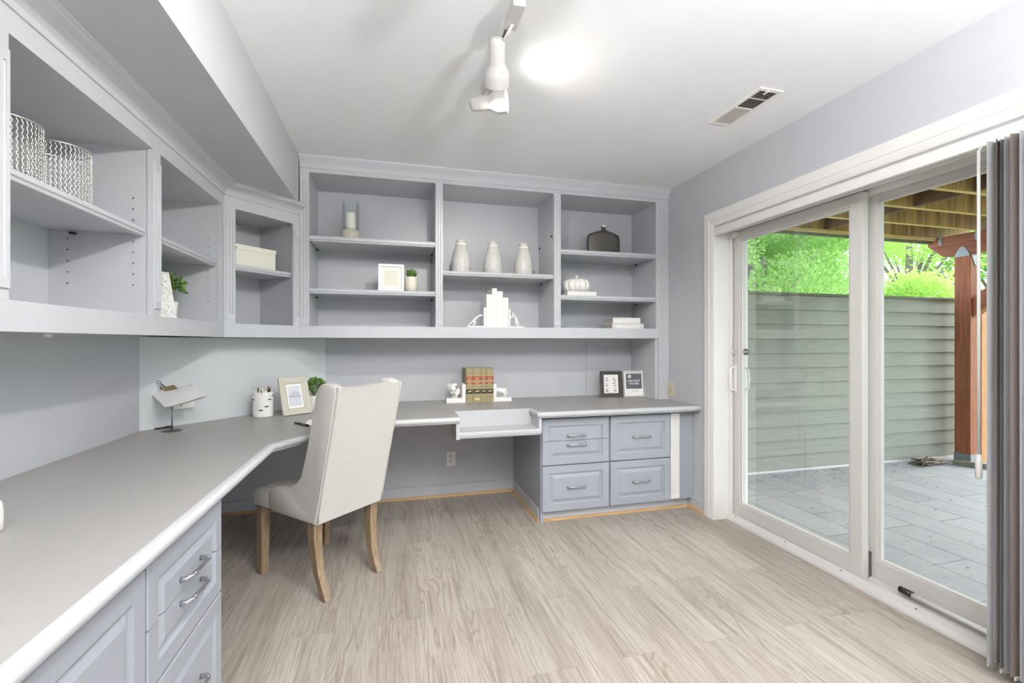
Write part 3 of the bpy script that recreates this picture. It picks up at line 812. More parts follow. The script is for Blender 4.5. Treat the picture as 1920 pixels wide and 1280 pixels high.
def sash(y0, y1, xa, xb, z0, z1, sw, rt, rbm, name='door_panel'):
    bm = bm_new()
    gy0, gy1, gz0, gz1 = y0 + sw, y1 - sw, z0 + rbm, z1 - rt
    box(bm, xa, xb, y0, gy0, z0, z1, 0.002); box(bm, xa, xb, gy1, y1, z0, z1, 0.002)
    box(bm, xa + 0.0005, xb - 0.0005, gy0 - 0.001, gy1 + 0.001, z0, gz0, 0.0); box(bm, xa + 0.0005, xb - 0.0005, gy0 - 0.001, gy1 + 0.001, gz1, z1)
    # glazing bead
    b = 0.012
    for (p, q, r, s) in ((gy0, gy0 + b, gz0, gz1), (gy1 - b, gy1, gz0, gz1), (gy0 + b, gy1 - b, gz0, gz0 + b), (gy0 + b, gy1 - b, gz1 - b, gz1)):
        box(bm, xa + 0.010, xb - 0.008, p, q, r, s)
    o = obj(name, bm, M['vinyl'], DO)
    bm = bm_new(); xm = (xa + xb) / 2 + 0.004; box(bm, xm - 0.003, xm + 0.003, gy0 + 0.004, gy1 - 0.004, gz0 + 0.004, gz1 - 0.004)
    obj('glass_pane', bm, M['glass'], o)
    return o
P1 = sash(1.758, 2.655, 2.268, 2.310, 0.0265, 1.970, 0.064, 0.058, 0.094)
P2 = sash(0.866, 1.800, 2.336, 2.374, 0.0305, 1.985, 0.064, 0.060, 0.094)
# interior pull, latch, sensor, badge
bm = bm_new()
tube(bm, [(2.267, 2.628, 0.890), (2.240, 2.628, 0.888), (2.226, 2.628, 0.905), (2.224, 2.628, 0.965), (2.226, 2.628, 1.025), (2.240, 2.628, 1.042), (2.267, 2.628, 1.040)], 0.0075, 10)
box(bm, 2.262, 2.2678, 2.614, 2.642, 0.870, 1.060, 0.002)
obj('handle', bm, M['white'], P1)
bm = bm_new()
box(bm, 2.262, 2.2678, 2.618, 2.640, 1.130, 1.215, 0.002); tube(bm, [(2.262, 2.629, 1.16), (2.244, 2.626, 1.155), (2.240, 2.622, 1.135)], 0.006, 8)
obj('latch', bm, M['vinyl'], P1)
bm = bm_new(); tube(bm, [(2.311, 2.600, 0.885), (2.345, 2.598, 0.900), (2.352, 2.596, 0.965), (2.345, 2.598, 1.030), (2.311, 2.600, 1.045)], 0.0075, 10)
obj('outside_handle', bm, M['vinyl'], P1)
bm = bm_new(); box(bm, 2.244, 2.2678, 2.600, 2.632, 1.925, 1.968, 0.004); o = obj('contact_sensor', bm, M['white'], P1)
bm = bm_new(); box(bm, 2.242, 2.266, 2.634, 2.644, 1.925, 1.968, 0.003); obj('sensor_magnet', bm, M['white'], P1)
bm = bm_new(); tube(bm, [(0, 0, 0), (0, 0, 0.002)], 0.022, 24); bd = obj('badge', bm, M['slate'], P1)
bd.location = (2.289, 2.556, 1.150); bd.rotation_euler = (PI / 2, 0, -PI / 2)
bd.rotation_euler = (0, -PI / 2, 0)
text_obj('lettering', 'ADT', 0.018, M['white'], bd, (0, 0, 0.0024), (0, 0, -PI / 2), 0.0002, 0.0004)
# weather block at the meeting stile foot
boxobj('meeting_block', 2.311, 2.334, 1.760, 1.790, 0.032, 0.16, M['darkmetal'], P1, 0.002)['label'] = 'worn grey weather block'

# security bar lying in the track
SB = thing('security_bar', 'white security bar with dark rubber end lying in the sliding door track', 'door bar', (2.296, 1.25, 0.0480))
bm = bm_new(); tube(bm, [(0, -0.375, 0.0125), (0, 0.31, 0.0125)], 0.0105, 16); obj('tube', bm, M['white'], SB)
bm = bm_new(); tube(bm, [(0, 0.30, 0.0145), (0, 0.352, 0.0145)], 0.0140, 16); obj('rubber_end', bm, M['black'], SB)

# ------------------------------------------------------------------ vertical drape stack
VB = thing('vertical_drape', 'grey fabric vertical drape stacked at the right side of the sliding door', 'curtain', (2.14, 0, 0))
bm = bm_new(); box(bm, -0.003, 0.030, OY0 + 0.02, 2.62, 1.950, 1.985, 0.002); obj('head_rail', bm, M['vinyl'], VB)
for i in range(17):
    y = 1.168 - i * 0.0178; tilt = 0.20 + 0.10 * math.sin(i * 2.3)
    bm = bm_new(); cols = []
    w = 0.088; n = 7
    for q in range(n + 1):
        s_ = q / n - 0.5
        x = s_ * w * math.cos(tilt); yy = y + s_ * w * math.sin(tilt) * 0.22 + 0.0075 * math.sin(s_ * 2 * PI + i * 1.3) 
        cols.append((x - 0.006, yy))
    for side_ in (0,):
        lo = [bm.verts.new((x, yy + 0.0012 * math.sin(i + q), 0.046 + 0.004 * math.sin(i * 3 + q))) for q, (x, yy) in enumerate(cols)]
        hi = [bm.verts.new((x, yy, 1.948)) for x, yy in cols]
        for q in range(n): bm.faces.new([lo[q], lo[q + 1], hi[q + 1], hi[q]])
    bmesh.ops.solidify(bm, geom=bm.faces[:], thickness=0.0018)
    v = obj('vane', bm, M['drape'] if i % 3 != 1 else M['drape2'], VB, 60)
    if i % 2 == 0:
        bm = bm_new(); box(bm, cols[0][0] + 0.004, cols[3][0], min(cols[0][1], cols[3][1]), min(cols[0][1], cols[3][1]) + 0.004, 0.038, 0.050, 0.001); obj('hem_weight', bm, M['vinyl'], v)
bm = bm_new(); tube(bm, [(-0.03, 1.200, 1.93), (-0.03, 1.200, 0.80)], 0.0055, 8)
tube(bm, [(-0.03, 1.200, 0.80), (-0.03, 1.200, 0.77), (-0.03, 1.200, 0.715), (-0.03, 1.200, 0.71)], [0.0055, 0.010, 0.0105, 0.006], 10)
tube(bm, [(-0.03, 1.200, 1.93), (-0.005, 1.20, 1.952)], 0.004, 6)
obj('wand', bm, M['vinyl'], VB)

# ------------------------------------------------------------------ track light and spots
TX = 0.418
TR = thing('light_track', 'white ceiling light track running toward the back wall', 'track light', (TX, 0, ZC))
bm = bm_new(); box(bm, -0.018, -0.006, -0.3, 2.14, -0.020, 0, 0.001); box(bm, 0.006, 0.018, -0.3, 2.14, -0.020, 0, 0.001); box(bm, -0.0062, 0.0062, -0.299, 2.139, -0.008, -0.0002)
obj('rail', bm, M['white'], TR)
bm = bm_new(); box(bm, -0.0058, 0.0058, -0.29, 2.12, -0.012, -0.008); obj('conductor_slot', bm, M['darkmetal'], TR)
head_labels = ['white cone spotlight on the track aimed down at the back shelves', 'white spotlight at the far end of the track facing right',
               'white track spotlight aimed at the left wall', 'white track spotlight aimed at the drawers', 'white track spotlight nearest the room middle aimed at the floor']
for i, (lens, aim, watts, cone) in enumerate(TRACK_SPOTS):
    L = Vector(lens); d = (Vector(aim) - L).normalized(); q = d.to_track_quat('Z', 'Y')
    back = L - d * 0.150
    hy = back.y + (0.05 if i != 0 else -0.02)
    S = thing('spotlight', head_labels[i], 'spotlight', tuple(L), 0, 'track spotlights')
    bm = bm_new()
    prof = [(0.0001, -0.168), (0.018, -0.168), (0.028, -0.160), (0.031, -0.150), (0.031, -0.085), (0.033, -0.075), (0.047, -0.052), (0.050, -0.042), (0.050, 0.0), (0.047, 0.0), (0.047, -0.030), (0.020, -0.050), (0.0001, -0.05)]
    lathe(bm, prof, 28); bmesh.ops.transform(bm, matrix=q.to_matrix().to_4x4(), verts=bm.verts[:])
    obj('housing', bm, M['fixture'], S, 40)
    bm = bm_new(); lathe(bm, [(0.0001, -0.006), (0.044, -0.010)], 28); bmesh.ops.transform(bm, matrix=q.to_matrix().to_4x4(), verts=bm.verts[:])
    obj('lens', bm, M['lens'], S)
    # adapter box and stem
    mid = L - d * 0.12
    bm = bm_new(); ay = mid.y if i == 1 else mid.y - 0.085
    if i == 0: ay = 1.56
    box(bm, TX - 0.022 - L.x, TX + 0.022 - L.x, ay - 0.065 - L.y, ay + 0.065 - L.y, ZC - 0.065 - L.z, ZC - 0.0205 - L.z, 0.003)
    obj('adapter', bm, M['fixture'], S)
    bm = bm_new(); p0 = Vector((TX - L.x, ay - L.y + 0.03, ZC - 0.064 - L.z)); p1 = mid - L
    tube(bm, [p0, (p0 + p1) / 2 + Vector((0, 0, -0.004)), p1 + Vector((0, 0, 0.022))], 0.006, 10); obj('stem', bm, M['fixture'], S)
    lamp('spot_lamp', 'SPOT', tuple(L + d * 0.004), watts, WARM, aim=tuple(L + d), spot_size=math.radians(cone), spot_blend=(1.0 if i == 1 else 0.6), shadow_soft_size=0.035)
boxobj('track_end_clip', -0.03, 0.05, 1.47, 1.475, -0.03, -0.0, M['white'], TR)

# unseen lamp models added behind the camera as ceiling fill
for i, (p, wt) in enumerate(FILL_UPLIGHTS):
    D = thing('floor_lamp', ['white uplight floor lamp behind the camera on the left', 'white uplight floor lamp behind the camera on the right'][i], 'floor lamp', (p[0], p[1], 0))
    bm = bm_new(); lathe(bm, [(0.0001, 0), (0.14, 0), (0.14, 0.015), (0.03, 0.03), (0.0001, 0.03)], 32); obj('base', bm, M['white'], D, 40)
    bm = bm_new(); tube(bm, [(0, 0, 0.03), (0, 0, 1.65)], 0.012, 12); obj('pole', bm, M['white'], D)
    bm = bm_new(); lathe(bm, [(0.0001, 1.63), (0.05, 1.64), (0.17, 1.82), (0.167, 1.82), (0.045, 1.65), (0.0001, 1.645)], 40); obj('bowl', bm, M['white'], D, 60)
    lamp('uplight', 'AREA', (p[0], p[1], 1.812), wt, (0.98, 0.985, 1.0), aim=(p[0], p[1], 3), shape='DISK', size=0.2)  # added fill light thrown up at the ceiling

# ------------------------------------------------------------------ ceiling vent
VE = thing('ceiling_vent', 'white metal air vent in the ceiling near the patio door', 'vent', (1.757, 1.976, ZC))
bm = bm_new(); W2, L2 = 0.070, 0.182
for (a, b, c, d_) in ((-W2, -W2 + 0.02, -L2, L2), (W2 - 0.02, W2, -L2, L2), (-W2 + 0.02, W2 - 0.02, -L2, -L2 + 0.02), (-W2 + 0.02, W2 - 0.02, L2 - 0.02, L2), (-W2 + 0.02, W2 - 0.02, -0.004, 0.004), (-W2 + 0.02, W2 - 0.02, -0.095, -0.091)):
    box(bm, a, b, c, d_, -0.006, -0.0002, 0.001)
obj('frame', bm, M['white'], VE)
boxobj('duct', -W2 + 0.02, W2 - 0.02, -L2 + 0.02, L2 - 0.02, -0.0010, -0.0003, M['hole'], VE)
bm = bm_new()
for k_ in range(26):
    y = -L2 + 0.026 + k_ * 0.0128
    if abs(y) < 0.006: continue
    tilt = -0.0045 if y < 0 else 0.0045
    prism(bm, [(y - 0.0008, -0.0012), (y + 0.0008, -0.0012), (y + 0.0008 + tilt, -0.0058), (y - 0.0008 + tilt, -0.0058)], -W2 + 0.02, W2 - 0.02, 'X')
obj('louvres', bm, M['greybook'], VE)
boxobj('lever', -0.004 - 0.012, 0.004 - 0.012, -L2 + 0.008, -L2 + 0.040, -0.011, -0.006, M['white'], VE, 0.001)

# ------------------------------------------------------------------ wall plates
OU = thing('power_outlet', 'white double power outlet on the back wall below the desk', 'outlet', (0.443, YB, 0.293))
boxobj('cover_plate', -0.036, 0.036, -0.006, 0, -0.058, 0.058, M['white'], OU, 0.002)
bm = bm_new()
for z in (-0.022, 0.022): box(bm, -0.016, 0.016, -0.0085, -0.006, z - 0.014, z + 0.014, 0.002)
so = obj('socket_face', bm, M['white'], OU)
for z in (-0.022, 0.022):
    bm = bm_new()
    for x in (-0.007, 0.007): box(bm, x - 0.0012, x + 0.0012, -0.0092, -0.0084, z - 0.001, z + 0.008)
    box(bm, -0.0075, 0.0075, -0.0090, -0.0084, z - 0.0015, z - 0.0005); box(bm, -0.002, 0.002, -0.0092, -0.0084, z - 0.010, z - 0.001)
    obj('slot', bm, M['black'], so)

CP = thing('cable_plate', 'ivory coaxial cable plate on the right wall just above the desk', 'wall plate', (XR, 3.166, 0.842))
boxobj('cover_plate', -0.006, 0, -0.036, 0.036, -0.058, 0.058, M['ivory'], CP, 0.002)
bm = bm_new(); tube(bm, [(-0.006, 0, -0.004), (-0.014, 0, -0.004)], 0.006, 12); obj('connector', bm, M['brass'], CP)
# outlet behind the paper clip stand, on the diagonal panel
pn = Vector((0.865, -0.775, 0)).normalized(); pa = math.atan2(0.865, 0.775)
t0 = 0.17; px_, py_ = XL + 0.775 * t0, 2.745 + 0.865 * t0
O2 = thing('power_adapter', 'white plug adapter on the corner panel behind the memo stand', 'adapter', (px_, py_, 0.872), pa)
boxobj('body', -0.052, 0.052, -0.026, -0.0005, -0.022, 0.030, M['white'], O2, 0.004)
boxobj('wall_plate', -0.038, 0.038, -0.006, 0.0, 0.0305, 0.062, M['white'], O2, 0.002)
boxobj('port', -0.02, -0.014, -0.0265, -0.0255, -0.004, 0.004, M['greyprint'], O2)
# underside knob on left run
# ------------------------------------------------------------------ ornaments on shelves
def lerp(a, b, t): return a + (b - a) * t
S1, S2, SM, SA, SB_ = 1.9162, 1.5692, 1.7192, 1.9152, 1.5702

# candle holder
CH = thing('candle_holder', 'stone based hurricane candle holder with a white pillar candle on the upper left shelf', 'candle holder', (-0.288, 3.37, S1))
bm = bm_new(); lathe(bm, [(0.0001, 0), (0.058, 0), (0.063, 0.006), (0.064, 0.03), (0.062, 0.066), (0.055, 0.078), (0.048, 0.082), (0.0001, 0.082)], 36); obj('base', bm, M['stone'], CH, 40)['label'] = 'pale mottled stone base'
bm = bm_new(); lathe(bm, [(0.050, 0.082), (0.055, 0.084), (0.055, 0.092), (0.050, 0.094), (0.036, 0.094), (0.036, 0.082)], 36); obj('rim', bm, M['glasst'], CH, 40)
bm = bm_new(); lathe(bm, [(0.0585, 0.084), (0.0585, 0.275), (0.0572, 0.275), (0.0572, 0.084)], 40); obj('glass_cylinder', bm, M['glasst'], CH, 40)
bm = bm_new(); lathe(bm, [(0.0001, 0.083), (0.0345, 0.083), (0.0345, 0.196), (0.032, 0.200), (0.0001, 0.198)], 32); c_ = obj('candle', bm, M['candle'], CH, 40)
bm = bm_new(); tube(bm, [(0, 0, 0.197), (0.001, 0, 0.208)], 0.0012, 6); obj('wick', bm, M['blackprint'], c_)

# small framed print
def picture_frame(name, label, w, h, fw, ft, loc, rz, lean, mframe, mmat, border=0.0, cat='picture frame', stand=True, mitre=None):
    root = thing(name, label, cat, loc, rz)
    piv = Matrix.Rotation(-lean, 4, 'X')
    def add(nm, bm, m, par=root):
        bmesh.ops.transform(bm, matrix=piv, verts=bm.verts[:]); return obj(nm, bm, m, par)
    bm = bm_new()
    # frame section with sloping inner face
    rings = [(0, 0.0), (0, -ft), (fw * 0.75, -ft * 0.92), (fw, -ft * 0.45), (fw, -ft * 0.2)]
    prev = None
    for d, y in rings:
        r = [bm.verts.new((-w / 2 + a, y, b)) for a, b in ((d, d), (w - d, d), (w - d, h - d), (d, h - d))]
        if prev:
            for k in range(4): bm.faces.new([prev[k], prev[(k + 1) % 4], r[(k + 1) % 4], r[k]])
        else: bm.faces.new(r)
        prev = r
    add('frame', bm, mframe)
    bm = bm_new(); box(bm, -w / 2 + fw * 0.98, w / 2 - fw * 0.98, -ft * 0.35, -ft * 0.2, fw * 0.98, h - fw * 0.98); add('mount', bm, mmat)
    if stand:
        bm = bm_new(); box(bm, -0.025, 0.025, -0.001, 0.003, 0.0, h * 0.7); bmesh.ops.transform(bm, matrix=Matrix.Translation((0, math.sin(lean) * h * 0.72 , h * 0.7 * math.cos(lean))) @ Matrix.Rotation(0.30, 4, 'X') @ Matrix.Translation((0, 0, -h * 0.7)), verts=bm.verts[:])
        bmesh.ops.translate(bm, verts=bm.verts[:], vec=(0, 0, max(0, -min(v.co.z for v in bm.verts))))
        obj('easel_back', bm, M['stemw'], root)
    if mitre:
        bm = bm_new()
        for sx in (-1, 1):
            for (z0_, z1_) in ((0.001, fw), (h - 0.001, h - fw)):
                tube(bm, [(sx * (w / 2 - 0.001), -ft - 0.0002, z0_), (sx * (w / 2 - fw * 0.75), -ft * 0.92 - 0.0004, lerp(z0_, z1_, 0.75)), (sx * (w / 2 - fw), -ft * 0.47, z1_)], 0.0006, 4)
        add('mitre_lines', bm, mitre)
    return root, add
wf, addf = picture_frame('picture_frame', 'square white frame with pale script print beside the grassy pot', 0.172, 0.190, 0.020, 0.016, (-0.012, 3.285, S2), 0, 0.10, M['white'], M['white'], 0, stand=True)
bm = bm_new(); box(bm, -0.052, 0.052, -0.0075, -0.0055, 0.036, 0.154); addf('print', bm, M['cream'])
bm = bm_new()
for d0 in (0.028,):
    for a, b, c, d_ in ((-0.060, 0.060, 0.028, 0.031), (-0.060, 0.060, 0.159, 0.162), (-0.060, -0.057, 0.031, 0.159), (0.057, 0.060, 0.031, 0.159)): box(bm, a, b, -0.0085, -0.0055, c, d_)
addf('inner_bead', bm, M['white'])
bm = bm_new(); random.seed(3)
for r_ in range(9):
    z = 0.142 - r_ * 0.0115; x = -0.044
    pts = []
    while x < 0.044: pts.append((x, -0.0079, z + random.uniform(-0.0015, 0.0015))); x += 0.004
    tube(bm, pts, 0.00045, 4)
addf('script_lines', bm, M['beigeline'])

# plants
def leaf_cluster(bm, c, r, n, ll, lw, seed, squash=0.8, inner=0.3):
    rnd = random.Random(seed)
    for _ in range(n):
        th = rnd.uniform(0, 2 * PI); ph = math.acos(rnd.uniform(-0.35, 1)); rr = r * (inner + (1 - inner) * rnd.random() ** 0.5)
        p = Vector((c[0] + rr * math.sin(ph) * math.cos(th), c[1] + rr * math.sin(ph) * math.sin(th), c[2] + rr * math.cos(ph) * squash))
        out = Vector((math.sin(ph) * math.cos(th), math.sin(ph) * math.sin(th), math.cos(ph) * 0.6 + 0.2)) + Vector((rnd.uniform(-.6, .6), rnd.uniform(-.6, .6), rnd.uniform(-.4, .6)))
        out.normalize(); sd = out.cross(Vector((rnd.uniform(-1, 1), rnd.uniform(-1, 1), rnd.uniform(-1, 1)))).normalized(); up = sd.cross(out)
        L_ = ll * rnd.uniform(0.7, 1.2); W_ = lw * rnd.uniform(0.8, 1.2)
        a = bm.verts.new(p); b = bm.verts.new(p + out * L_ * .5 + sd * W_ / 2 + up * L_ * 0.05); c2_ = bm.verts.new(p + out * L_ - up * L_ * .08); d = bm.verts.new(p + out * L_ * .5 - sd * W_ / 2 + up * L_ * .05); m_ = bm.verts.new(p + out * L_ * .5 - up * L_ * 0.03)
        for tri in ((a, b, m_), (b, c2_, m_), (c2_, d, m_), (d, a, m_)): bm.faces.new(tri)
def stems(bm, c, r, base, n, seed, th=0.0015):
    rnd = random.Random(seed)
    for _ in range(n):
        a = rnd.uniform(0, 2 * PI); q = rnd.uniform(0.3, 0.9) * r
        tube(bm, [(base[0], base[1], base[2]), ((base[0] + c[0] + q * math.cos(a)) / 2, (base[1] + c[1] + q * math.sin(a)) / 2, (base[2] + c[2]) / 2 + 0.01), (c[0] + q * math.cos(a), c[1] + q * math.sin(a), c[2] + q * 0.5)], th, 5)

G = thing('potted_grass', 'green grass tuft in a small cream pot beside the white frame', 'potted plant', (0.124, 3.30, S2))
bm = bm_new(); lathe(bm, [(0.0001, 0), (0.026, 0), (0.036, 0.008), (0.043, 0.03), (0.0455, 0.06), (0.0455, 0.105), (0.0425, 0.105), (0.042, 0.096), (0.0001, 0.096)], 32, mod=lambda u, z: 1 + (0.012 * math.cos(10 * PI * 2 * u) if z > 0.1 else 0)); obj('pot', bm, M['creampot'], G, 40)
bm = bm_new(); rnd = random.Random(5)
for _ in range(190):
    a = rnd.uniform(0, 2 * PI); q = rnd.random() ** 0.6; h = rnd.uniform(0.05, 0.095) * (1 - 0.3 * q)
    b0 = Vector((0.022 * q * math.cos(a), 0.022 * q * math.sin(a), 0.096)); tp = b0 + Vector((q * 0.042 * math.cos(a), q * 0.042 * math.sin(a), h))
    md = (b0 + tp) / 2 + Vector((0, 0, 0.012)); s_ = Vector((-math.sin(a), math.cos(a), 0)) * 0.0022
    v = [bm.verts.new(x) for x in (b0 - s_, b0 + s_, md + s_, md - s_, tp)]
    bm.faces.new(v[:4]); bm.faces.new([v[3], v[2], v[4]])
obj('grass_blades', bm, M['grassleaf'], G)

# ribbed vases
def ribbed_vase_mesh():
    bm = bm_new(); prof = []
    secs = [(0.000, 0.066, 0.042, 0.071), (0.045, 0.072, 0.112, 0.068), (0.115, 0.067, 0.168, 0.054), (0.171, 0.052, 0.208, 0.040), (0.211, 0.0395, 0.222, 0.0385), (0.225, 0.0365, 0.246, 0.0375)]
    zone = []
    prof.append((0.0001, 0)); prof.append((0.060, 0)); zone += [0, 0]
    for i, (z0, r0, z1, r1) in enumerate(secs):
        N = 4
        for q in range(N + 1):
            t = q / N; prof.append((lerp(r0, r1, t) + 0.0015 * math.sin(PI * t), lerp(z0, z1, t))); zone.append(2 if (q < N and i != 4) else 1)
        if i < len(secs) - 1:
            r = r1 + 0.003; prof.append((r, z1 + 0.0008)); zone.append(1); prof.append((r - 0.0005, z1 + 0.0022)); zone.append(1)
    prof += [(0.033, 0.246), (0.032, 0.235), (0.0001, 0.232)]; zone += [0, 0, 0]
    lathe(bm, prof, 144, mif=lambda j, k: 1 if (zone[j] == 2 and (k + (j // 3)) % 3 == 0) else (2 if zone[j] == 1 and zone[min(j + 1, len(zone) - 1)] == 2 else 0))
    return bm
M['groove'] = mat_simple('grey_glaze_groove', rgb(112, 108, 100), 0.7, var=0.2, scale=50)
M['ring'] = mat_simple('grey_glaze_ring', rgb(138, 134, 126), 0.6, var=0.15, scale=50)
vase_lbl = ['leftmost of three ribbed white and grey vases on the middle shelf', 'middle one of three ribbed white and grey vases', 'rightmost of three ribbed white and grey vases on the middle shelf']
V0 = None
for i, x in enumerate((0.488, 0.728, 0.968)):
    if V0 is None:
        V0 = thing('ribbed_vase', vase_lbl[0], 'vase', (x, 3.35, SM), 0.2, 'ribbed vases on the middle shelf')
        obj('body', ribbed_vase_mesh(), [M['ceramic'], M['groove'], M['ring']], V0, 50)
    else: dup(V0, (x, 3.35, SM), 0.2 + i, vase_lbl[i])

# white wrapped books between bookends, bay 2
def skin_obj(name, verts, edges, radii, m, parent, root_i=0, sub=2):
    me = bpy.data.meshes.new(name); me.from_pydata([tuple(v) for v in verts], edges, []); me.update(); me.materials.append(m)
    o = bpy.data.objects.new(name, me); COL.objects.link(o); o.parent = parent
    o.modifiers.new('skin', 'SKIN').use_smooth_shade = True
    me.skin_vertices.new() if not me.skin_vertices else None
    for i, r in enumerate(radii):
        r = (r, r) if isinstance(r, (int, float)) else r
        me.skin_vertices[0].data[i].radius = r; me.skin_vertices[0].data[i].use_root = (i == root_i)
    s = o.modifiers.new('sub', 'SUBSURF'); s.levels = sub; s.render_levels = sub
    return o
BEZ = 1.3202
def bookend(label, x, y, z, sgn, fig):
    """sgn=-1: upright at the right end of its base (left bookend)"""
    r = thing('bookend', label, 'bookend', (x, y, z), 0)
    return r
# left pushing figure
b1 = bookend('white bookend with a lunging figure pushing the white books from the left', 0.588, 3.30, BEZ, -1, 0)
bm = bm_new(); box(bm, -0.068, 0.070, -0.04, 0.04, 0, 0.014, 0.002); obj('base', bm, M['plaster'], b1)
bm = bm_new(); box(bm, 0.052, 0.070, -0.04, 0.04, 0.014, 0.148, 0.002); obj('upright', bm, M['plaster'], b1)
skin_obj('figure', [(-0.018, 0, 0.050), (-0.002, 0, 0.068), (0.016, 0, 0.084), (0.026, 0, 0.091), (0.037, 0, 0.098), (0.020, 0.012, 0.085), (0.036, 0.014, 0.094), (0.049, 0.012, 0.100), (0.020, -0.012, 0.085), (0.036, -0.014, 0.088), (0.049, -0.012, 0.094),
                    (-0.036, 0.008, 0.036), (-0.056, 0.009, 0.018), (-0.064, 0.010, 0.016), (-0.004, -0.010, 0.034), (-0.024, -0.010, 0.017), (-0.018, -0.010, 0.0165)],
         [(0, 1), (1, 2), (2, 3), (3, 4), (2, 5), (5, 6), (6, 7), (2, 8), (8, 9), (9, 10), (0, 11), (11, 12), (12, 13), (0, 14), (14, 15), (15, 16)],
         [0.010, 0.0085, 0.010, 0.005, 0.0085, 0.005, 0.004, 0.0035, 0.005, 0.004, 0.0035, 0.007, 0.0045, 0.004, 0.007, 0.0045, 0.004], M['plaster'], b1)
b2 = bookend('white bookend with a bracing figure leaning on the white books from the right', 0.888, 3.30, BEZ, 1, 0)
bm = bm_new(); box(bm, -0.060, 0.060, -0.04, 0.04, 0, 0.012, 0.002); obj('base', bm, M['plaster'], b2)
bm = bm_new(); box(bm, -0.060, -0.048, -0.04, 0.04, 0.012, 0.140, 0.002); obj('upright', bm, M['plaster'], b2)
skin_obj('figure', [(0.010, 0, 0.066), (-0.002, 0, 0.082), (-0.012, 0, 0.098), (-0.018, 0, 0.108), (-0.024, 0, 0.118), (-0.014, 0.012, 0.098), (-0.030, 0.014, 0.086), (-0.044, 0.012, 0.078), (-0.014, -0.012, 0.098), (-0.026, -0.014, 0.084), (-0.043, -0.012, 0.070),
                    (0.022, 0.008, 0.042), (0.040, 0.009, 0.018), (0.048, 0.010, 0.014), (0.004, -0.008, 0.040), (0.012, -0.009, 0.020), (0.022, -0.010, 0.014)],
         [(0, 1), (1, 2), (2, 3), (3, 4), (2, 5), (5, 6), (6, 7), (2, 8), (8, 9), (9, 10), (0, 11), (11, 12), (12, 13), (0, 14), (14, 15), (15, 16)],
         [0.010, 0.0085, 0.010, 0.005, 0.009, 0.005, 0.004, 0.0035, 0.005, 0.004, 0.0035, 0.007, 0.0045, 0.004, 0.007, 0.0045, 0.004], M['plaster'], b2)
def book(label, x0, x1, y0, y1, z0, z1, cover, pages, group, flat=False, spine_out='-y', cat='book'):
    r = thing('book', label, cat, ((x0 + x1) / 2, (y0 + y1) / 2, z0), 0, group)
    hx, hy, h = (x1 - x0) / 2, (y1 - y0) / 2, z1 - z0; t = 0.0022
    bm = bm_new()
    if not flat:
        box(bm, -hx, -hx + t, -hy, hy, 0, h, 0.0006); box(bm, hx - t, hx, -hy, hy, 0, h, 0.0006)
        pts = [(-hx, -hy + 0.002)] + [(-hx * math.cos(PI * k / 8), -hy - 0.004 * math.sin(PI * k / 8)) for k in range(9)] + [(hx, -hy + 0.002)]
        prism(bm, pts, 0, h)
        o = obj('cover', bm, cover, r)
        bm = bm_new(); box(bm, -hx + t, hx - t, -hy + 0.002, hy - 0.004, 0.003, h - 0.003)
    else:
        box(bm, -hx, hx, -hy, hy, 0, t, 0.0006); box(bm, -hx, hx, -hy, hy, h - t, h, 0.0006); box(bm, -hx, hx, -hy, -hy + t, 0, h, 0.0008)
        o = obj('cover', bm, cover, r)
        bm = bm_new(); box(bm, -hx + 0.003, hx - 0.003, -hy + t, hy - 0.003, t, h - t)
    obj('pages', bm, pages, r); return r
wb_l = ['white covered book touching the left pushing figure, second tallest but shorter than its neighbour', 'tallest white covered book in the row between the pushing figures', 'white covered book right of the tallest one', 'shortest white covered book beside the right bracing figure']
xs = [0.6600, 0.7025, 0.7400, 0.7845, 0.8275]
for i, h in enumerate((0.244, 0.290, 0.270, 0.224)):
    dp = (0.17, 0.20, 0.18, 0.15)[i]
    book(wb_l[i] if i else 'white covered book at the left end of the row of white books', xs[i] + 0.0003, xs[i + 1] - 0.0003, 3.265 + 0.002 * i, 3.265 + dp, BEZ, BEZ + h, M['whitebook'], M['greybook'], 'white covered books between the pushing figures')

# grey flat vase
GV = thing('bottle_vase', 'dark grey hammered flat bottle vase on the upper right shelf', 'vase', (1.660, 3.40, SA))
bm = bm_new(); sec = []
out = [(0.0, 0.0), (0.060, 0.0), (0.118, 0.0), (0.136, 0.004), (0.142, 0.03), (0.145, 0.08), (0.145, 0.13), (0.141, 0.155), (0.130, 0.172), (0.096, 0.186), (0.055, 0.197), (0.030, 0.206), (0.018, 0.215), (0.016, 0.230), (0.021, 0.238)]
rings = []
for i, (hw, z) in enumerate(out[2:]):
    th_ = 0.034 if i < 8 else (0.026, 0.019, 0.016, 0.015, 0.018)[min(i - 8, 4)]
    if i == 0: th_ = 0.028
    ring = []
    for k_ in range(40):
        a = 2 * PI * k_ / 40; ca, sa = math.cos(a), math.sin(a); e = 0.55 if hw > 0.03 else 1.0
        ring.append(bm.verts.new((hw * abs(ca) ** e * (1 if ca >= 0 else -1), th_ * abs(sa) ** (0.9) * (1 if sa >= 0 else -1), z)))
    rings.append(ring)
for a, b in zip(rings, rings[1:]):
    for k_ in range(40): bm.faces.new([a[k_], a[(k_ + 1) % 40], b[(k_ + 1) % 40], b[k_]])
bm.faces.new(rings[0][::-1])
M['hammer'] = (lambda t: (t.bsdf(t.ramp(t.noise(t.coords('Object'), 60, 4, 0.7), [(0.3, rgb(66, 64, 62)), (0.7, rgb(112, 108, 102))]), 0.42, 0.5, t.bump(t.noise(t.coords('Object'), 110, 2), 0.8, 0.004)), t.m)[1])(NT('hammered_grey_metal'))
obj('body', bm, M['hammer'], GV, 70)
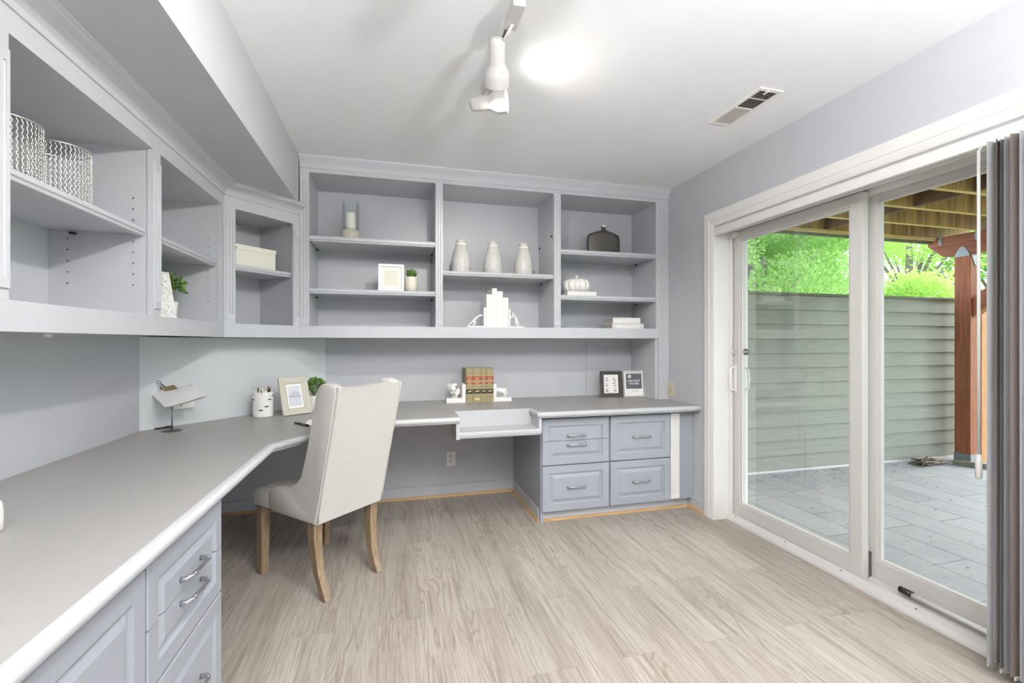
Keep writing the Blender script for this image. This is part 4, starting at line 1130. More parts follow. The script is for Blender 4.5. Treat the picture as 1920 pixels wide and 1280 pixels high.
bm = bm_new(); lathe(bm, [(0.0001, 0.226), (0.012, 0.228), (0.019, 0.236), (0.020, 0.246), (0.015, 0.254), (0.0001, 0.257)], 20); obj('stopper', bm, M['ceramic'], GV, 60)['label'] = 'pale stopper'

# pumpkin on a white box
PB = thing('white_box', 'low white box on the right bay shelf carrying the ceramic pumpkin', 'box', (1.405, 3.32, SB_))
boxobj('body', -0.120, 0.120, -0.075, 0.075, 0, 0.034, M['white'], PB, 0.002)
boxobj('lid_line', -0.1204, 0.1204, -0.0754, 0.0754, 0.024, 0.0245, M['greybook'], PB)
PK = thing('ceramic_pumpkin', 'glazed pale grey ceramic pumpkin sitting on the low white box', 'pumpkin', (1.388, 3.325, SB_ + 0.0342))
bm = bm_new(); N = 14; prof = [(0.0001, 0.012)] + [(0.112 * math.sin(PI * (0.12 + 0.76 * q / N)) ** 0.75, 0.052 - 0.052 * math.cos(PI * (0.0 + q / N))) for q in range(1, N)] + [(0.0001, 0.092)]
lathe(bm, prof, 120, mod=lambda u, z: 0.88 + 0.12 * abs(math.sin(PI * 12 * u)) ** 0.6); mz = min(v.co.z for v in bm.verts); bmesh.ops.translate(bm, verts=bm.verts[:], vec=(0, 0, -mz))
obj('body', bm, M['ceramic'], PK, 60)
bm = bm_new(); tube(bm, [(0, 0, 0.084), (0, 0, 0.104), (0.003, 0, 0.118), (0.009, 0, 0.128)], [0.016, 0.011, 0.011, 0.014], 10); obj('stem', bm, M['ceramic'], PK)

# flat books lower right
def flatbook(label, x0, x1, y0, y1, z0, z1, dots=False, rz=0.06):
    r = thing('book', label, 'book', ((x0 + x1) / 2, (y0 + y1) / 2, z0), rz, 'white books lying flat on the lower right shelf')
    hx, hy, h = (x1 - x0) / 2, (y1 - y0) / 2, z1 - z0
    bm = bm_new(); box(bm, -hx, hx, -hy, hy, 0, 0.003, 0.0008); box(bm, -hx, hx, -hy, hy, h - 0.003, h, 0.0008); box(bm, -hx, hx, -hy, -hy + 0.003, 0, h, 0.001); obj('cover', bm, M['whitebook'], r)
    bm = bm_new(); box(bm, -hx + 0.003, hx - 0.003, -hy + 0.003, hy - 0.003, 0.003, h - 0.003); obj('pages', bm, M['greybook'], r)
    if dots:
        bm = bm_new()
        for sx in (-1, 1):
            for k_, (dx, dz) in enumerate(((0.010, 0.010), (0.022, 0.018), (0.010, 0.026), (0.024, 0.032), (0.033, 0.010))):
                box(bm, sx * (hx - dx) - 0.0022, sx * (hx - dx) + 0.0022, -hy - 0.0006, -hy + 0.001, dz - 0.002, dz + 0.002)
        obj('dot_pattern', bm, M['blackprint'], r)
flatbook('wide white book with dotted spine ends, lowest of the flat pair', 1.672, 1.950, 3.27, 3.47, BEZ, BEZ + 0.042, True, 0.0)
flatbook('plain white book lying on top of the dotted one', 1.688, 1.930, 3.29, 3.46, BEZ + 0.0422, BEZ + 0.090, False, 0.0)

# ------------------------------------------------------------------ desk: law books and lion bookends
lb = ['tan law book at the left end of the row with its side cover showing', 'thick tan law book with an extra foil mark low on its spine', 'thinnest tan law book, third in the row', 'tan law book at the right end of the row']
lx_ = [0.528, 0.583, 0.643, 0.683, 0.740]
YL = 3.385
for i in range(4):
    x0, x1 = lx_[i] + 0.0004, lx_[i + 1] - 0.0004
    r = book(lb[i], x0, x1, YL, YL + 0.175, DZ, DZ + 0.258, M['bookcloth'], M['pages'], 'tan law books on the desk')
    hx = (x1 - x0) / 2; hy = 0.0875
    def band(nm, z0, z1, m, off=0.0004, inset=0.001):
        bm = bm_new()
        pts = [(-(hx - inset) * math.cos(PI * q / 8), -hy - (0.004 + off) * math.sin(PI * q / 8) - off) for q in range(9)]
        prism(bm, pts + [((hx - inset), -hy + 0.001), (-(hx - inset), -hy + 0.001)], z0, z1); return obj(nm, bm, m, r)
    band('title_label', 0.168, 0.198, M['red']); band('volume_label', 0.138, 0.152, M['red'] if i != 2 else M['red'])
    band('number_label', 0.066, 0.102, M['blackleather'])
    for z in (0.1985, 0.164, 0.155, 0.134, 0.1035, 0.062): band('gilt_rule', z, z + 0.0022, M['gold'], 0.0006)
    bm = bm_new(); rnd = random.Random(i)
    for z in (0.190, 0.184, 0.178, 0.172):
        w_ = hx * rnd.uniform(0.4, 0.7); box(bm, -w_, w_, -hy - 0.0056, -hy - 0.004, z - 0.0012, z + 0.0008)
    for q in range(3):
        box(bm, -hx * 0.5 + q * hx * 0.36, -hx * 0.5 + q * hx * 0.36 + hx * 0.22, -hy - 0.0056, -hy - 0.004, 0.141, 0.149)
    box(bm, -hx * 0.5, hx * 0.1, -hy - 0.0056, -hy - 0.004, 0.080, 0.088); box(bm, -hx * 0.1, hx * 0.55, -hy - 0.0056, -hy - 0.004, 0.083, 0.092)
    if i == 1: box(bm, -hx * 0.7, hx * 0.7, -hy - 0.0056, -hy - 0.003, 0.020, 0.034)
    obj('gilt_lettering', bm, M['gold'], r)
BL = bookend('white bookend with the front half of a lion left of the law books', 0.456, YL + 0.045, DZ, -1, 1)
bm = bm_new(); box(bm, -0.073, 0.071, -0.045, 0.045, 0, 0.036, 0.003); obj('base', bm, M['plaster'], BL)
bm = bm_new(); prism(bm, [(0.044, 0.036), (0.071, 0.036), (0.071, 0.138), (0.060, 0.146), (0.050, 0.142), (0.044, 0.130)], -0.045, 0.045, 'Y', 0.002); obj('upright', bm, M['plaster'], BL)
skin_obj('lion_front', [(0.040, 0, 0.086), (0.010, 0, 0.084), (-0.014, 0, 0.096), (-0.026, 0, 0.118), (-0.018, 0, 0.134), (0.000, 0, 0.134), (0.012, 0, 0.131), (-0.010, 0.014, 0.062), (-0.014, 0.016, 0.040), (-0.024, 0.016, 0.037), (0.004, -0.014, 0.062), (0.002, -0.016, 0.040), (-0.010, -0.016, 0.037), (-0.030, 0, 0.100)],
         [(0, 1), (1, 2), (2, 3), (3, 4), (4, 5), (5, 6), (1, 7), (7, 8), (8, 9), (1, 10), (10, 11), (11, 12), (2, 13)],
         [0.024, 0.026, 0.024, 0.020, 0.017, 0.013, 0.008, 0.012, 0.008, 0.007, 0.012, 0.008, 0.007, 0.014], M['plaster'], BL)
bm = bm_new(); rnd = random.Random(9)
for _ in range(46):
    a = rnd.uniform(0, 2 * PI); z = rnd.uniform(0.072, 0.142); x = lerp(-0.002, -0.026, (z - 0.07) / 0.07)
    p = Vector((x + 0.024 * math.cos(a) - 0.004, 0.024 * math.sin(a), z)); tube(bm, [p, p + Vector((-0.004, 0.004 * math.sin(a), -0.006)), p + Vector((-0.002, 0.002, -0.014))], [0.006, 0.0055, 0.001], 6)
obj('mane', bm, M['plaster'], BL)
BR = bookend('white bookend with the rear half of a lion right of the law books', 0.810, YL + 0.045, DZ, 1, 1)
bm = bm_new(); box(bm, -0.0695, 0.072, -0.045, 0.045, 0, 0.032, 0.003); obj('base', bm, M['plaster'], BR)
bm = bm_new(); prism(bm, [(-0.0695, 0.032), (-0.046, 0.032), (-0.046, 0.128), (-0.054, 0.140), (-0.0695, 0.136)], -0.045, 0.045, 'Y', 0.002); obj('upright', bm, M['plaster'], BR)
skin_obj('lion_rear', [(-0.044, 0, 0.086), (-0.015, 0, 0.088), (0.016, 0, 0.088), (0.022, 0.014, 0.064), (0.030, 0.015, 0.048), (0.024, 0.015, 0.036), (0.014, 0.015, 0.035), (0.022, -0.014, 0.064), (0.032, -0.015, 0.048), (0.028, -0.015, 0.036), (0.018, -0.015, 0.035), (0.034, 0, 0.092), (0.044, 0, 0.080), (0.052, 0, 0.058), (0.056, 0, 0.046)],
         [(0, 1), (1, 2), (2, 3), (3, 4), (4, 5), (5, 6), (2, 7), (7, 8), (8, 9), (9, 10), (2, 11), (11, 12), (12, 13), (13, 14)],
         [0.020, 0.018, 0.021, 0.013, 0.008, 0.007, 0.007, 0.013, 0.008, 0.007, 0.007, 0.008, 0.0045, 0.004, 0.006], M['plaster'], BR)

# frames at the right
r1, a1 = picture_frame('picture_frame', 'dark brown wooden frame holding a white card with small icons, left of the pale frame', 0.186, 0.214, 0.030, 0.020, (1.757, 3.455, DZ), -0.10, 0.10, M['darkwoodframe'], M['paper'])
bm = bm_new(); rnd = random.Random(12)
for ix, x in enumerate((-0.036, 0.034)):
    for iz, z in enumerate((0.152, 0.108, 0.064)):
        for q in range(5):
            cx, cz = x + rnd.uniform(-0.011, 0.011), z + rnd.uniform(-0.009, 0.011); s_ = rnd.uniform(0.0015, 0.0042)
            box(bm, cx - s_, cx + s_, -0.0076, -0.0068, cz - s_ * rnd.uniform(0.4, 1.2), cz + s_)
a1('icon_prints', bm, M['blackprint'])
for ix, x in enumerate((-0.036, 0.034)):
    for iz, z in enumerate((0.138, 0.094, 0.050)):
        bm = bm_new(); box(bm, x - 0.016, x + 0.016, -0.0074, -0.0068, z - 0.001, z + 0.001); box(bm, x - 0.010, x + 0.010, -0.0074, -0.0068, z - 0.006, z - 0.001); a1('caption', bm, M['greyprint'])
r2, a2 = picture_frame('sign_frame', 'pale grey standing frame with a dark square sign reading LIKE WHAT YOU SEE?', 0.184, 0.214, 0.012, 0.020, (1.945, 3.420, DZ), -0.10, 0.10, M['greyframe'] if 'greyframe' in M else M['vinyl'], M['paper'], cat='sign')
bm = bm_new(); box(bm, -0.066, 0.072, -0.0085, -0.0065, 0.066, 0.192); sg = a2('sign_panel', bm, M['slate'])
def on_frame(o, x, y, z, lean=0.10):
    R = Matrix.Rotation(-lean, 4, 'X'); p = R @ Vector((x, y, z)); o.location = p; o.rotation_euler = (PI / 2 - lean, 0, 0)
t_ = text_obj('lettering', 'LIKE WHAT', 0.021, M['white'], r2, (0, 0, 0), (0, 0, 0), 0.0003, 0.0005); on_frame(t_, 0.003, -0.0090, 0.131)
t_ = text_obj('lettering', 'YOU SEE?', 0.021, M['white'], r2, (0, 0, 0), (0, 0, 0), 0.0003, 0.0005); on_frame(t_, 0.003, -0.0090, 0.108)
bm = bm_new(); tube(bm, [(-0.034, -0.0085, 0.168), (-0.034, -0.0096, 0.168)], 0.0145, 20); dsk = a2('round_logo', bm, M['white'])
bm = bm_new(); prism(bm, [(-0.040, 0.164), (-0.028, 0.164), (-0.034, 0.175)], -0.0102, -0.0096, 'Y'); a2('logo_mark', bm, M['slate'])
bm = bm_new(); box(bm, -0.015, 0.062, -0.0076, -0.0066, 0.048, 0.0496); box(bm, -0.015, 0.045, -0.0076, -0.0066, 0.042, 0.0434); a2('small_print', bm, M['greybook'])

# ------------------------------------------------------------------ desk corner items
# memo stand
MS = thing('memo_stand', 'round based metal memo stand holding paper with a brass clip in the desk corner', 'memo holder', (-1.102, 2.712, DZ), 0.0)
bm = bm_new(); lathe(bm, [(0.0001, 0), (0.043, 0), (0.044, 0.002), (0.040, 0.004), (0.006, 0.006), (0.0001, 0.006)], 32); obj('base', bm, M['darkmetal'], MS, 40)
bm = bm_new(); tube(bm, [(0, 0, 0.005), (0, 0, 0.145)], 0.0032, 8); obj('rod', bm, M['darkmetal'], MS)
# paper pad spanned by four corners (relative to the base)
rt = Vector((math.cos(math.radians(-14.65)), math.sin(math.radians(-14.65)), 0)); fw_ = Vector((0.253, 0.9675, 0))
def rel(dx, z, dep): return rt * dx + fw_ * dep + Vector((0, 0, z - DZ))
Q = [Vector((-0.1433, 0.1025, 0.1899)), Vector((0.0752, 0.0505, 0.2366)), Vector((0.185, -0.0867, 0.1874)), Vector((-0.0109, -0.0459, 0.1282))]
bm = bm_new()
nrm = (Q[1] - Q[0]).cross(Q[3] - Q[0]).normalized()
if nrm.z < 0: nrm = -nrm
for lay in range(3):
    off = -nrm * 0.004 * lay; jit = [Vector((0.003 * lay * (-1) ** q, 0.002 * lay, 0)) for q in range(4)]
    G_ = []
    for j in range(7):
        row = []
        for i in range(7):
            u, v = i / 6, j / 6; p = (Q[0] + jit[0]).lerp(Q[1] + jit[1], u).lerp((Q[3] + jit[3]).lerp(Q[2] + jit[2], u), v)
            row.append(p + off - nrm * 0.005 * (v ** 2) * (1 - (2 * u - 1) ** 2))
        G_.append(row)
    for sgn in (0, 1):
        vv = [[bm.verts.new(p - nrm * 0.0008 * sgn) for p in row] for row in G_]
        for j in range(6):
            for i in range(6): bm.faces.new([vv[j][i], vv[j][i + 1], vv[j + 1][i + 1], vv[j + 1][i]])
obj('paper_sheets', bm, M['paper'], MS, 60)
bm = bm_new(); tube(bm, [Q[1].lerp(Q[2], 0.2) + nrm * 0.001 - rt * 0.02 + Vector((0, 0, 0.0)), Q[1].lerp(Q[2], 0.2) + nrm * 0.002 - rt * 0.02], 0.003, 8); obj('print_mark', bm, M['greyprint'], MS)
cen = Q[0].lerp(Q[1], 0.46) + nrm * 0.004; ex = (Q[1] - Q[0]).normalized(); ey = (Q[3] - Q[0]).normalized()
bm = bm_new()
pv = [(-0.034, 0.0), (0.034, 0.0)]
tri = [(-0.004, 0.012), (-0.004, -0.010), (0.030, -0.001), (0.030, 0.001)]
A_ = [bm.verts.new(cen + ex * -0.034 + ey * a + nrm * b) for a, b in tri]; B_ = [bm.verts.new(cen + ex * 0.034 + ey * a + nrm * b) for a, b in tri]
for q in range(4): bm.faces.new([A_[q], A_[(q + 1) % 4], B_[(q + 1) % 4], B_[q]])
bm.faces.new(A_[::-1]); bm.faces.new(B_)
obj('clip_body', bm, M['brass'], MS)
for s_, up in ((-0.012, 0.050), (-0.016, 0.036)):
    bm = bm_new(); base_ = cen - ey * 0.004 + (nrm * 0.010 if up > 0.04 else -nrm * 0.006) + ex * s_
    tipv = (-ey * 0.5 + nrm * (0.9 if up > 0.04 else 0.25) - ex * 0.3).normalized()
    tube(bm, [base_, base_ + tipv * up * 0.55], 0.0035, 6)
    c0 = base_ + tipv * (up * 0.55 + 0.009); e1 = tipv; e2 = ex.cross(tipv).cross(tipv).normalized()
    tube(bm, [c0 + (e1 * math.cos(2 * PI * q / 16) + e2 * math.sin(2 * PI * q / 16)) * 0.009 for q in range(16)], 0.0018, 6, closed=True)
    obj('clip_arm', bm, M['darkmetal'], MS)
# small black key fob / adapter
KF = thing('cable_grommet', 'small black cable cover lying on the desk by the memo stand', 'cable cover', (-1.175, 2.800, DZ), 0.75)
bm = bm_new(); box(bm, -0.040, 0.026, -0.012, 0.012, 0, 0.007, 0.003); obj('body', bm, M['black'], KF)
bm = bm_new(); lathe(bm, [(0.0001, 0), (0.020, 0), (0.020, 0.006), (0.015, 0.009), (0.0001, 0.009)], 20, (0.020, 0, 0)); obj('cap', bm, M['black'], KF, 40)

# pencil cup
PC = thing('pencil_cup', 'white ribbed cup with slit openings holding pencils and brushes', 'pencil holder', (-0.772, 3.090, DZ), 0.5)
bm = bm_new(); prof = [(0.0001, 0), (0.052, 0)]
nb = 13
for i in range(nb):
    z0 = 0.002 + i * 0.0113; prof += [(0.0545, z0), (0.0565, z0 + 0.003), (0.0565, z0 + 0.008), (0.0545, z0 + 0.0108)]
prof += [(0.054, 0.151), (0.050, 0.151), (0.050, 0.01), (0.0001, 0.01)]
lathe(bm, prof, 48, mod=lambda u, z: 1 + 0.006 * math.sin(2 * PI * u * 3 + z * 90)); obj('cup', bm, M['plaster'], PC, 40)
k_ = 0
for i in range(12):
    a = i * 2.4; z = 0.024 + (i % 6) * 0.021
    pts = []
    bm = bm_new()
    for q in range(9):
        t = q / 8; aa = a + (t - 0.5) * 0.48; pts.append((0.0568 * math.cos(aa), 0.0568 * math.sin(aa), z))
    tube(bm, pts, [0.0005, 0.002, 0.0032, 0.0036, 0.0038, 0.0036, 0.0032, 0.002, 0.0005], 6); obj('slit', bm, M['hole'], PC)
rnd = random.Random(2)
cols_ = [M['black'], M['paper'], M['brass'], M['paper'], M['stemw'], M['candle'], M['white'], M['darkmetal'], M['cedar'], M['paper'], M['black']]
plab = ['dark', 'white', 'brass', 'white', 'brown', 'cream', 'white', 'grey metal', 'natural wood', 'white', 'dark']
for i in range(11):
    a = i * 0.571 + 0.2; q = 0.016 + 0.016 * ((i * 7) % 3) / 2
    x, y = q * math.cos(a), q * math.sin(a); h = 0.150 + 0.018 * ((i * 5) % 4) / 3 + 0.008
    w = thing('pencil', plab[i] + ' pencil standing in the white ribbed cup', 'pencil', (-0.772, 3.090, DZ + 0.0101), 0, 'pencils in the white ribbed cup')
    bm = bm_new(); tp = Vector((x * 1.8 + 0.002, y * 1.8, h)); b0 = Vector((x, y, 0.0)); dv = (tp - b0)
    tube(bm, [b0, b0 + dv * 0.93], 0.0036, 6); obj('barrel', bm, cols_[i], w)
    bm = bm_new(); tube(bm, [b0 + dv * 0.93, b0 + dv * 0.97, tp], [0.0036, 0.0025, 0.0006], 6); obj('tip', bm, M['cedar'] if i % 2 else M['blackprint'], w)

# beige frame with lake photo
r3, a3 = picture_frame('picture_frame', 'beige mitred frame with a misty lake photograph leaning back on the desk corner', 0.182, 0.238, 0.043, 0.016, (-0.584, 3.116, DZ), 0.665, 0.30, M['beigeframe'], M['paper'], mitre=M['beigeline'])
def mat_lake():
    t = NT('misty_lake_photo'); tc = t.n('ShaderNodeTexCoord'); sp = t.n('ShaderNodeSeparateXYZ'); t.l(tc.outputs['Generated'], sp.inputs[0])
    n = t.noise(tc.outputs['Generated'], 4, 5, 0.6)
    z = sp.outputs['Z']; x = sp.outputs['X']
    hill = t.math('SUBTRACT', 0.82, t.math('ADD', t.math('MULTIPLY', t.math('POWER', t.math('ABSOLUTE', t.math('SUBTRACT', x, 0.55)), 1.5), 0.7), t.math('MULTIPLY', n, 0.10)))
    sky = rgb(216, 218, 220); mist = rgb(170, 176, 182); water = rgb(200, 204, 212)
    m1 = t.math('LESS_THAN', z, hill); c = t.mix(m1, sky, t.mix(n, mist, rgb(200, 206, 214)))
    c = t.mix(t.math('LESS_THAN', z, 0.475), c, rgb(120, 126, 138)); c = t.mix(t.math('LESS_THAN', z, 0.45), c, t.mix(n, water, rgb(216, 218, 226)))
    t.bsdf(c, 0.3); return t.m
bm = bm_new(); box(bm, -0.040, 0.040, -0.0078, -0.0058, 0.054, 0.184); a3('photograph', bm, mat_lake())

# plant behind the beige frame
PP = thing('potted_plant', 'small leafy green plant in a white pot behind the beige frame', 'potted plant', (-0.520, 3.330, DZ))
bm = bm_new(); lathe(bm, [(0.0001, 0), (0.034, 0), (0.038, 0.005), (0.046, 0.07), (0.047, 0.095), (0.043, 0.095), (0.041, 0.085), (0.0001, 0.085)], 32); obj('pot', bm, M['ceramic'], PP, 40)
bm = bm_new(); leaf_cluster(bm, (0.01, 0, 0.150), 0.066, 340, 0.026, 0.015, 21); obj('leaves', bm, M['leaf'], PP)
bm = bm_new(); stems(bm, (0, 0, 0.14), 0.055, (0, 0, 0.084), 22, 4); obj('stems', bm, M['leaf'], PP)

# notepad and pen
NP = thing('notepad', 'white notepad lying on the desk beside the chair back', 'notepad', (-0.410, 2.775, DZ), 0.0)
bm = bm_new(); box(bm, -0.065, 0.095, -0.08, 0.10, 0, 0.004, 0.0005); obj('sheets', bm, M['paper'], NP)
bm = bm_new(); box(bm, -0.065, 0.095, 0.09, 0.10, 0.0041, 0.0052); obj('binding', bm, M['greybook'], NP)
PE = thing('pen', 'dark pen lying at the edge of the notepad', 'pen', (-0.487, 2.712, DZ), -0.92)
bm = bm_new(); tube(bm, [(-0.078, 0, 0.0065), (-0.070, 0, 0.0065), (0.02, 0, 0.0065)], [0.003, 0.0058, 0.0062], 12); obj('barrel', bm, M['darkwoodframe'], PE)
bm = bm_new(); tube(bm, [(0.02, 0, 0.0068), (0.076, 0, 0.0068)], [0.0068, 0.0062], 12); obj('cap', bm, M['black'], PE)

# textured white vase, mostly out of frame at the left edge
WV = thing('textured_vase', 'rough white vase cut by the left edge of the view, standing on the desk', 'vase', (-0.951, 1.361, DZ))
bm = bm_new(); lathe(bm, [(0.0001, 0), (0.032, 0), (0.040, 0.006), (0.041, 0.020), (0.042, 0.035), (0.041, 0.052), (0.040, 0.068), (0.035, 0.078), (0.028, 0.078), (0.028, 0.015), (0.0001, 0.015)], 60, mod=lambda u, z: 1 + 0.02 * math.sin(2 * PI * u * 17 + z * 260) + 0.015 * math.sin(2 * PI * u * 7 - z * 170)); obj('body', bm, M['plaster'], WV, 60)

# ------------------------------------------------------------------ left cabinet contents
def wire_vase(label, loc):
    r = thing('wire_candle_vase', label, 'vase', loc, 0, 'silver wave-wire vases on the upper left shelf')
    R_, H_ = 0.085, 0.205
    nw = 46
    bm = bm_new()
    for i in range(nw):
        a0 = 2 * PI * i / nw; pts = []
        for q in range(41):
            z = 0.004 + (H_ - 0.008) * q / 40; a = a0 + 0.026 * (1 if q % 4 in (1,) else (-1 if q % 4 == 3 else 0))
            pts.append((R_ * math.cos(a), R_ * math.sin(a), z))
        tube(bm, pts, 0.0014, 4)
    obj('wave_wires', bm, M['silverwire'], r)
    bm = bm_new()
    for z in (0.0025, H_ - 0.0025): tube(bm, [(R_ * math.cos(2 * PI * q / 40), R_ * math.sin(2 * PI * q / 40), z) for q in range(40)], 0.0025, 6, closed=True)
    obj('rims', bm, M['silverwire'], r)
    return r
w0 = wire_vase('silver wave-wire vase farther from the camera on the upper left shelf', (-1.088, 1.862, 1.6622))
dup(w0, (-1.107, 1.668, 1.6622), 0.3, 'silver wave-wire vase nearer the camera, partly hidden by the cabinet post')

MF, am = picture_frame('picture_frame', 'white mosaic textured frame leaning in the lower left cabinet bay', 0.175, 0.235, 0.046, 0.016, (-1.058, 2.438, 1.3202), math.radians(54), 0.26, M['mosaic'] if 'mosaic' in M else M['plaster'], M['paper'], stand=True)
bm = bm_new(); rnd = random.Random(8)
for _ in range(420):
    side_ = rnd.random()
    x = rnd.uniform(-0.083, 0.083); z = rnd.uniform(0.004, 0.231)
    if abs(x) < 0.048 and 0.05 < z < 0.185: continue
    s_ = rnd.uniform(0.002, 0.0042); box(bm, x - s_, x + s_, -0.019, -0.014, z - s_, z + s_, 0.0)
am('mosaic_chips', bm, M['ceramic'])
PQ = thing('potted_plant', 'small leafy green plant behind the white mosaic frame in the left cabinet', 'potted plant', (-1.100, 2.650, 1.3202))
bm = bm_new(); lathe(bm, [(0.0001, 0), (0.036, 0), (0.046, 0.07), (0.048, 0.10), (0.044, 0.10), (0.043, 0.09), (0.0001, 0.09)], 32); obj('pot', bm, M['ceramic'], PQ, 40)
bm = bm_new(); leaf_cluster(bm, (0.0, 0.0, 0.170), 0.072, 340, 0.030, 0.018, 33); obj('leaves', bm, M['leaf'], PQ)
bm = bm_new(); stems(bm, (0, 0, 0.15), 0.055, (0, 0, 0.089), 22, 6); obj('stems', bm, M['leaf'], PQ)

# cream lidded box in the corner cabinet
def cc(u, v, z): 
    ca, sa = math.cos(ang), math.sin(ang); return (A.x + u * ca - v * sa, A.y + u * sa + v * ca, z)
SBX = thing('storage_box', 'cream lidded storage box on the corner cabinet shelf', 'box', cc(0.226, 0.145, 1.6642), ang)
boxobj('body', -0.125, 0.125, -0.082, 0.082, 0, 0.122, M['cream'], SBX, 0.001)
lid = boxobj('lid', -0.129, 0.129, -0.086, 0.086, 0.098, 0.128, M['cream'], SBX, 0.001)
bm = bm_new()
for sx in (-1, 1):
    box(bm, sx * 0.1295 - 0.004, sx * 0.1295 + 0.0015, -0.0872, -0.080, 0.098, 0.112); box(bm, min(sx * 0.122, sx * 0.130), max(sx * 0.122, sx * 0.130), -0.0872, -0.0862, 0.098, 0.112)
obj('corner_clips', bm, M['galv'], SBX)

# ------------------------------------------------------------------ outside
GZ = -0.05
bm = bm_new(); box(bm, 2.441, 6.05, -6, 3.64, -0.25, GZ); struct(obj('trim_5', bm, M['patio']))
bpy.data.objects['trim_5'].name = 'floor_patio'
bm = bm_new(); box(bm, 6.05, 60, -40, 60, -0.40, -0.18); lw_ = tag(obj('lawn', bm, M['lawn']), kind='structure')
bm = bm_new(); box(bm, 2.40, 6.05, 3.76, 60, -0.40, -0.20); tag(obj('yard_ground', bm, M['lawn']), kind='structure')
# gravel strip
bm = bm_new(); box(bm, 6.06, 7.6, -6, 5.0, -0.18, -0.10); tag(obj('gravel_bed', bm, M['gravel']), 'pale gravel strip beside the patio edging', 'gravel', kind='stuff')
# timber edging
bm = bm_new()
pts = [(5.60, 3.40), (5.72, 3.22), (5.92, 3.10), (6.02, 2.6), (6.02, -2.0)]
TE = thing('edging_timber', 'dark wooden edging board curving round the post foot', 'edging', (5.6, 3.4, GZ))
sweep(bm, [(a - 5.6, b - 3.4) for a, b in pts], [(0, 0), (0.035, 0), (0.035, 0.05), (0, 0.05)], True); obj('board', bm, M['fence_cap'], TE)

# lap siding fence
FE = thing('privacy_wall', 'sage green lap-sided privacy wall beyond the patio', 'fence', (2.48, 3.63, GZ))
FL = 3.62; nb = 12; ph = 1.70 / nb
bm = bm_new(); box(bm, 0, FL, 0.020, 0.12, 0.0, 1.69)
for i in range(nb):
    z0 = 0.022 + i * ph; z1 = z0 + ph - 0.003
    prism(bm, [(0.020, z0), (-0.012, z0), (0.006, z1), (0.020, z1)], 0, FL, 'X')
    # rotate axis: prism 'X' takes (y,z)
obj('lap_siding', bm, M['siding'], FE)
bm = bm_new(); box(bm, 0, FL + 0.01, -0.022, 0.14, 1.722, 1.748, 0.003); obj('cap_board', bm, M['fence_cap'], FE)
bm = bm_new(); box(bm, 0, FL, -0.012, 0.02, 0.0, 0.022, 0.002); obj('bottom_trim', bm, M['trim'], FE)
# dark lantern-like post cap at the near end of the fence
LN = thing('wall_lantern', 'dark green lantern finial above the near end of the privacy wall', 'lantern', (3.30, 3.70, GZ + 1.748))
bm = bm_new(); lathe(bm, [(0.0001, 0), (0.045, 0), (0.045, 0.012), (0.022, 0.03), (0.020, 0.10), (0.040, 0.14), (0.050, 0.22), (0.0001, 0.22)], 20); obj('body', bm, M['darkgreen'], LN, 40)
bm = bm_new(); lathe(bm, [(0.0001, 0.22), (0.078, 0.22), (0.078, 0.235), (0.030, 0.275), (0.0001, 0.30)], 20); obj('cap', bm, M['darkgreen'], LN, 40)

# post, beam, brace
PO = thing('deck_post', 'thick red-brown wooden post holding up the deck at the end of the privacy wall', 'post', (5.84, 3.42, GZ))
boxobj('post', -0.07, 0.07, -0.07, 0.07, 0.005, 2.19, M['redwood'], PO, 0.004)
bm = bm_new(); box(bm, -0.074, 0.074, -0.074, 0.074, 0.0, 0.10, 0.001); obj('post_base', bm, M['galv'], PO)
bm = bm_new(); 
prism(bm, [(-0.065, 2.16), (0.065, 2.16), (0.055, 2.20), (0.018, 2.262), (-0.018, 2.262), (-0.055, 2.20)], -0.0745, -0.0705, 'X')
prism(bm, [(-0.06, 2.17), (0.06, 2.17), (0.0, 2.05)], -0.0745, -0.0705, 'Y')
obj('bracket', bm, M['galv'], PO)
bm = bm_new(); prism(bm, [(-0.071, 1.52), (-0.071, 1.72), (-0.62, 2.19), (-0.80, 2.19)], -0.045, 0.045, 'X', 0.003); obj('knee_brace', bm, M['redwood'], PO)
P3 = thing('cedar_trim_post', 'pale cedar board post behind the red-brown deck post', 'post', (6.03, 3.44, -0.18))
boxobj('board', -0.06, 0.06, -0.07, 0.07, 0, 1.95, M['cedar'], P3, 0.003)
BMN = thing('deck_beam', 'red-brown deck beam with an angled end resting on the post', 'beam', (5.84, 0, 2.1402))
bm = bm_new(); prism(bm, [(-4, 0), (3.60, 0), (3.74, 0.13), (3.74, 0.209), (-4, 0.209)], -0.07, 0.07, 'X', 0.003); obj('timber', bm, M['redbeam'], BMN)
for y in (3.30, 3.62, 2.89, 2.49):
    bm = bm_new(); box(bm, -0.0745, -0.0705, y - 0.016, y + 0.014, 0.125, 0.180); prism(bm, [(y - 0.016, 0.180), (y + 0.014, 0.180), (y + 0.002, 0.225), (y - 0.016, 0.225)], -0.0745, -0.0705, 'X'); o = obj('hurricane_tie', bm, M['galv'], BMN)
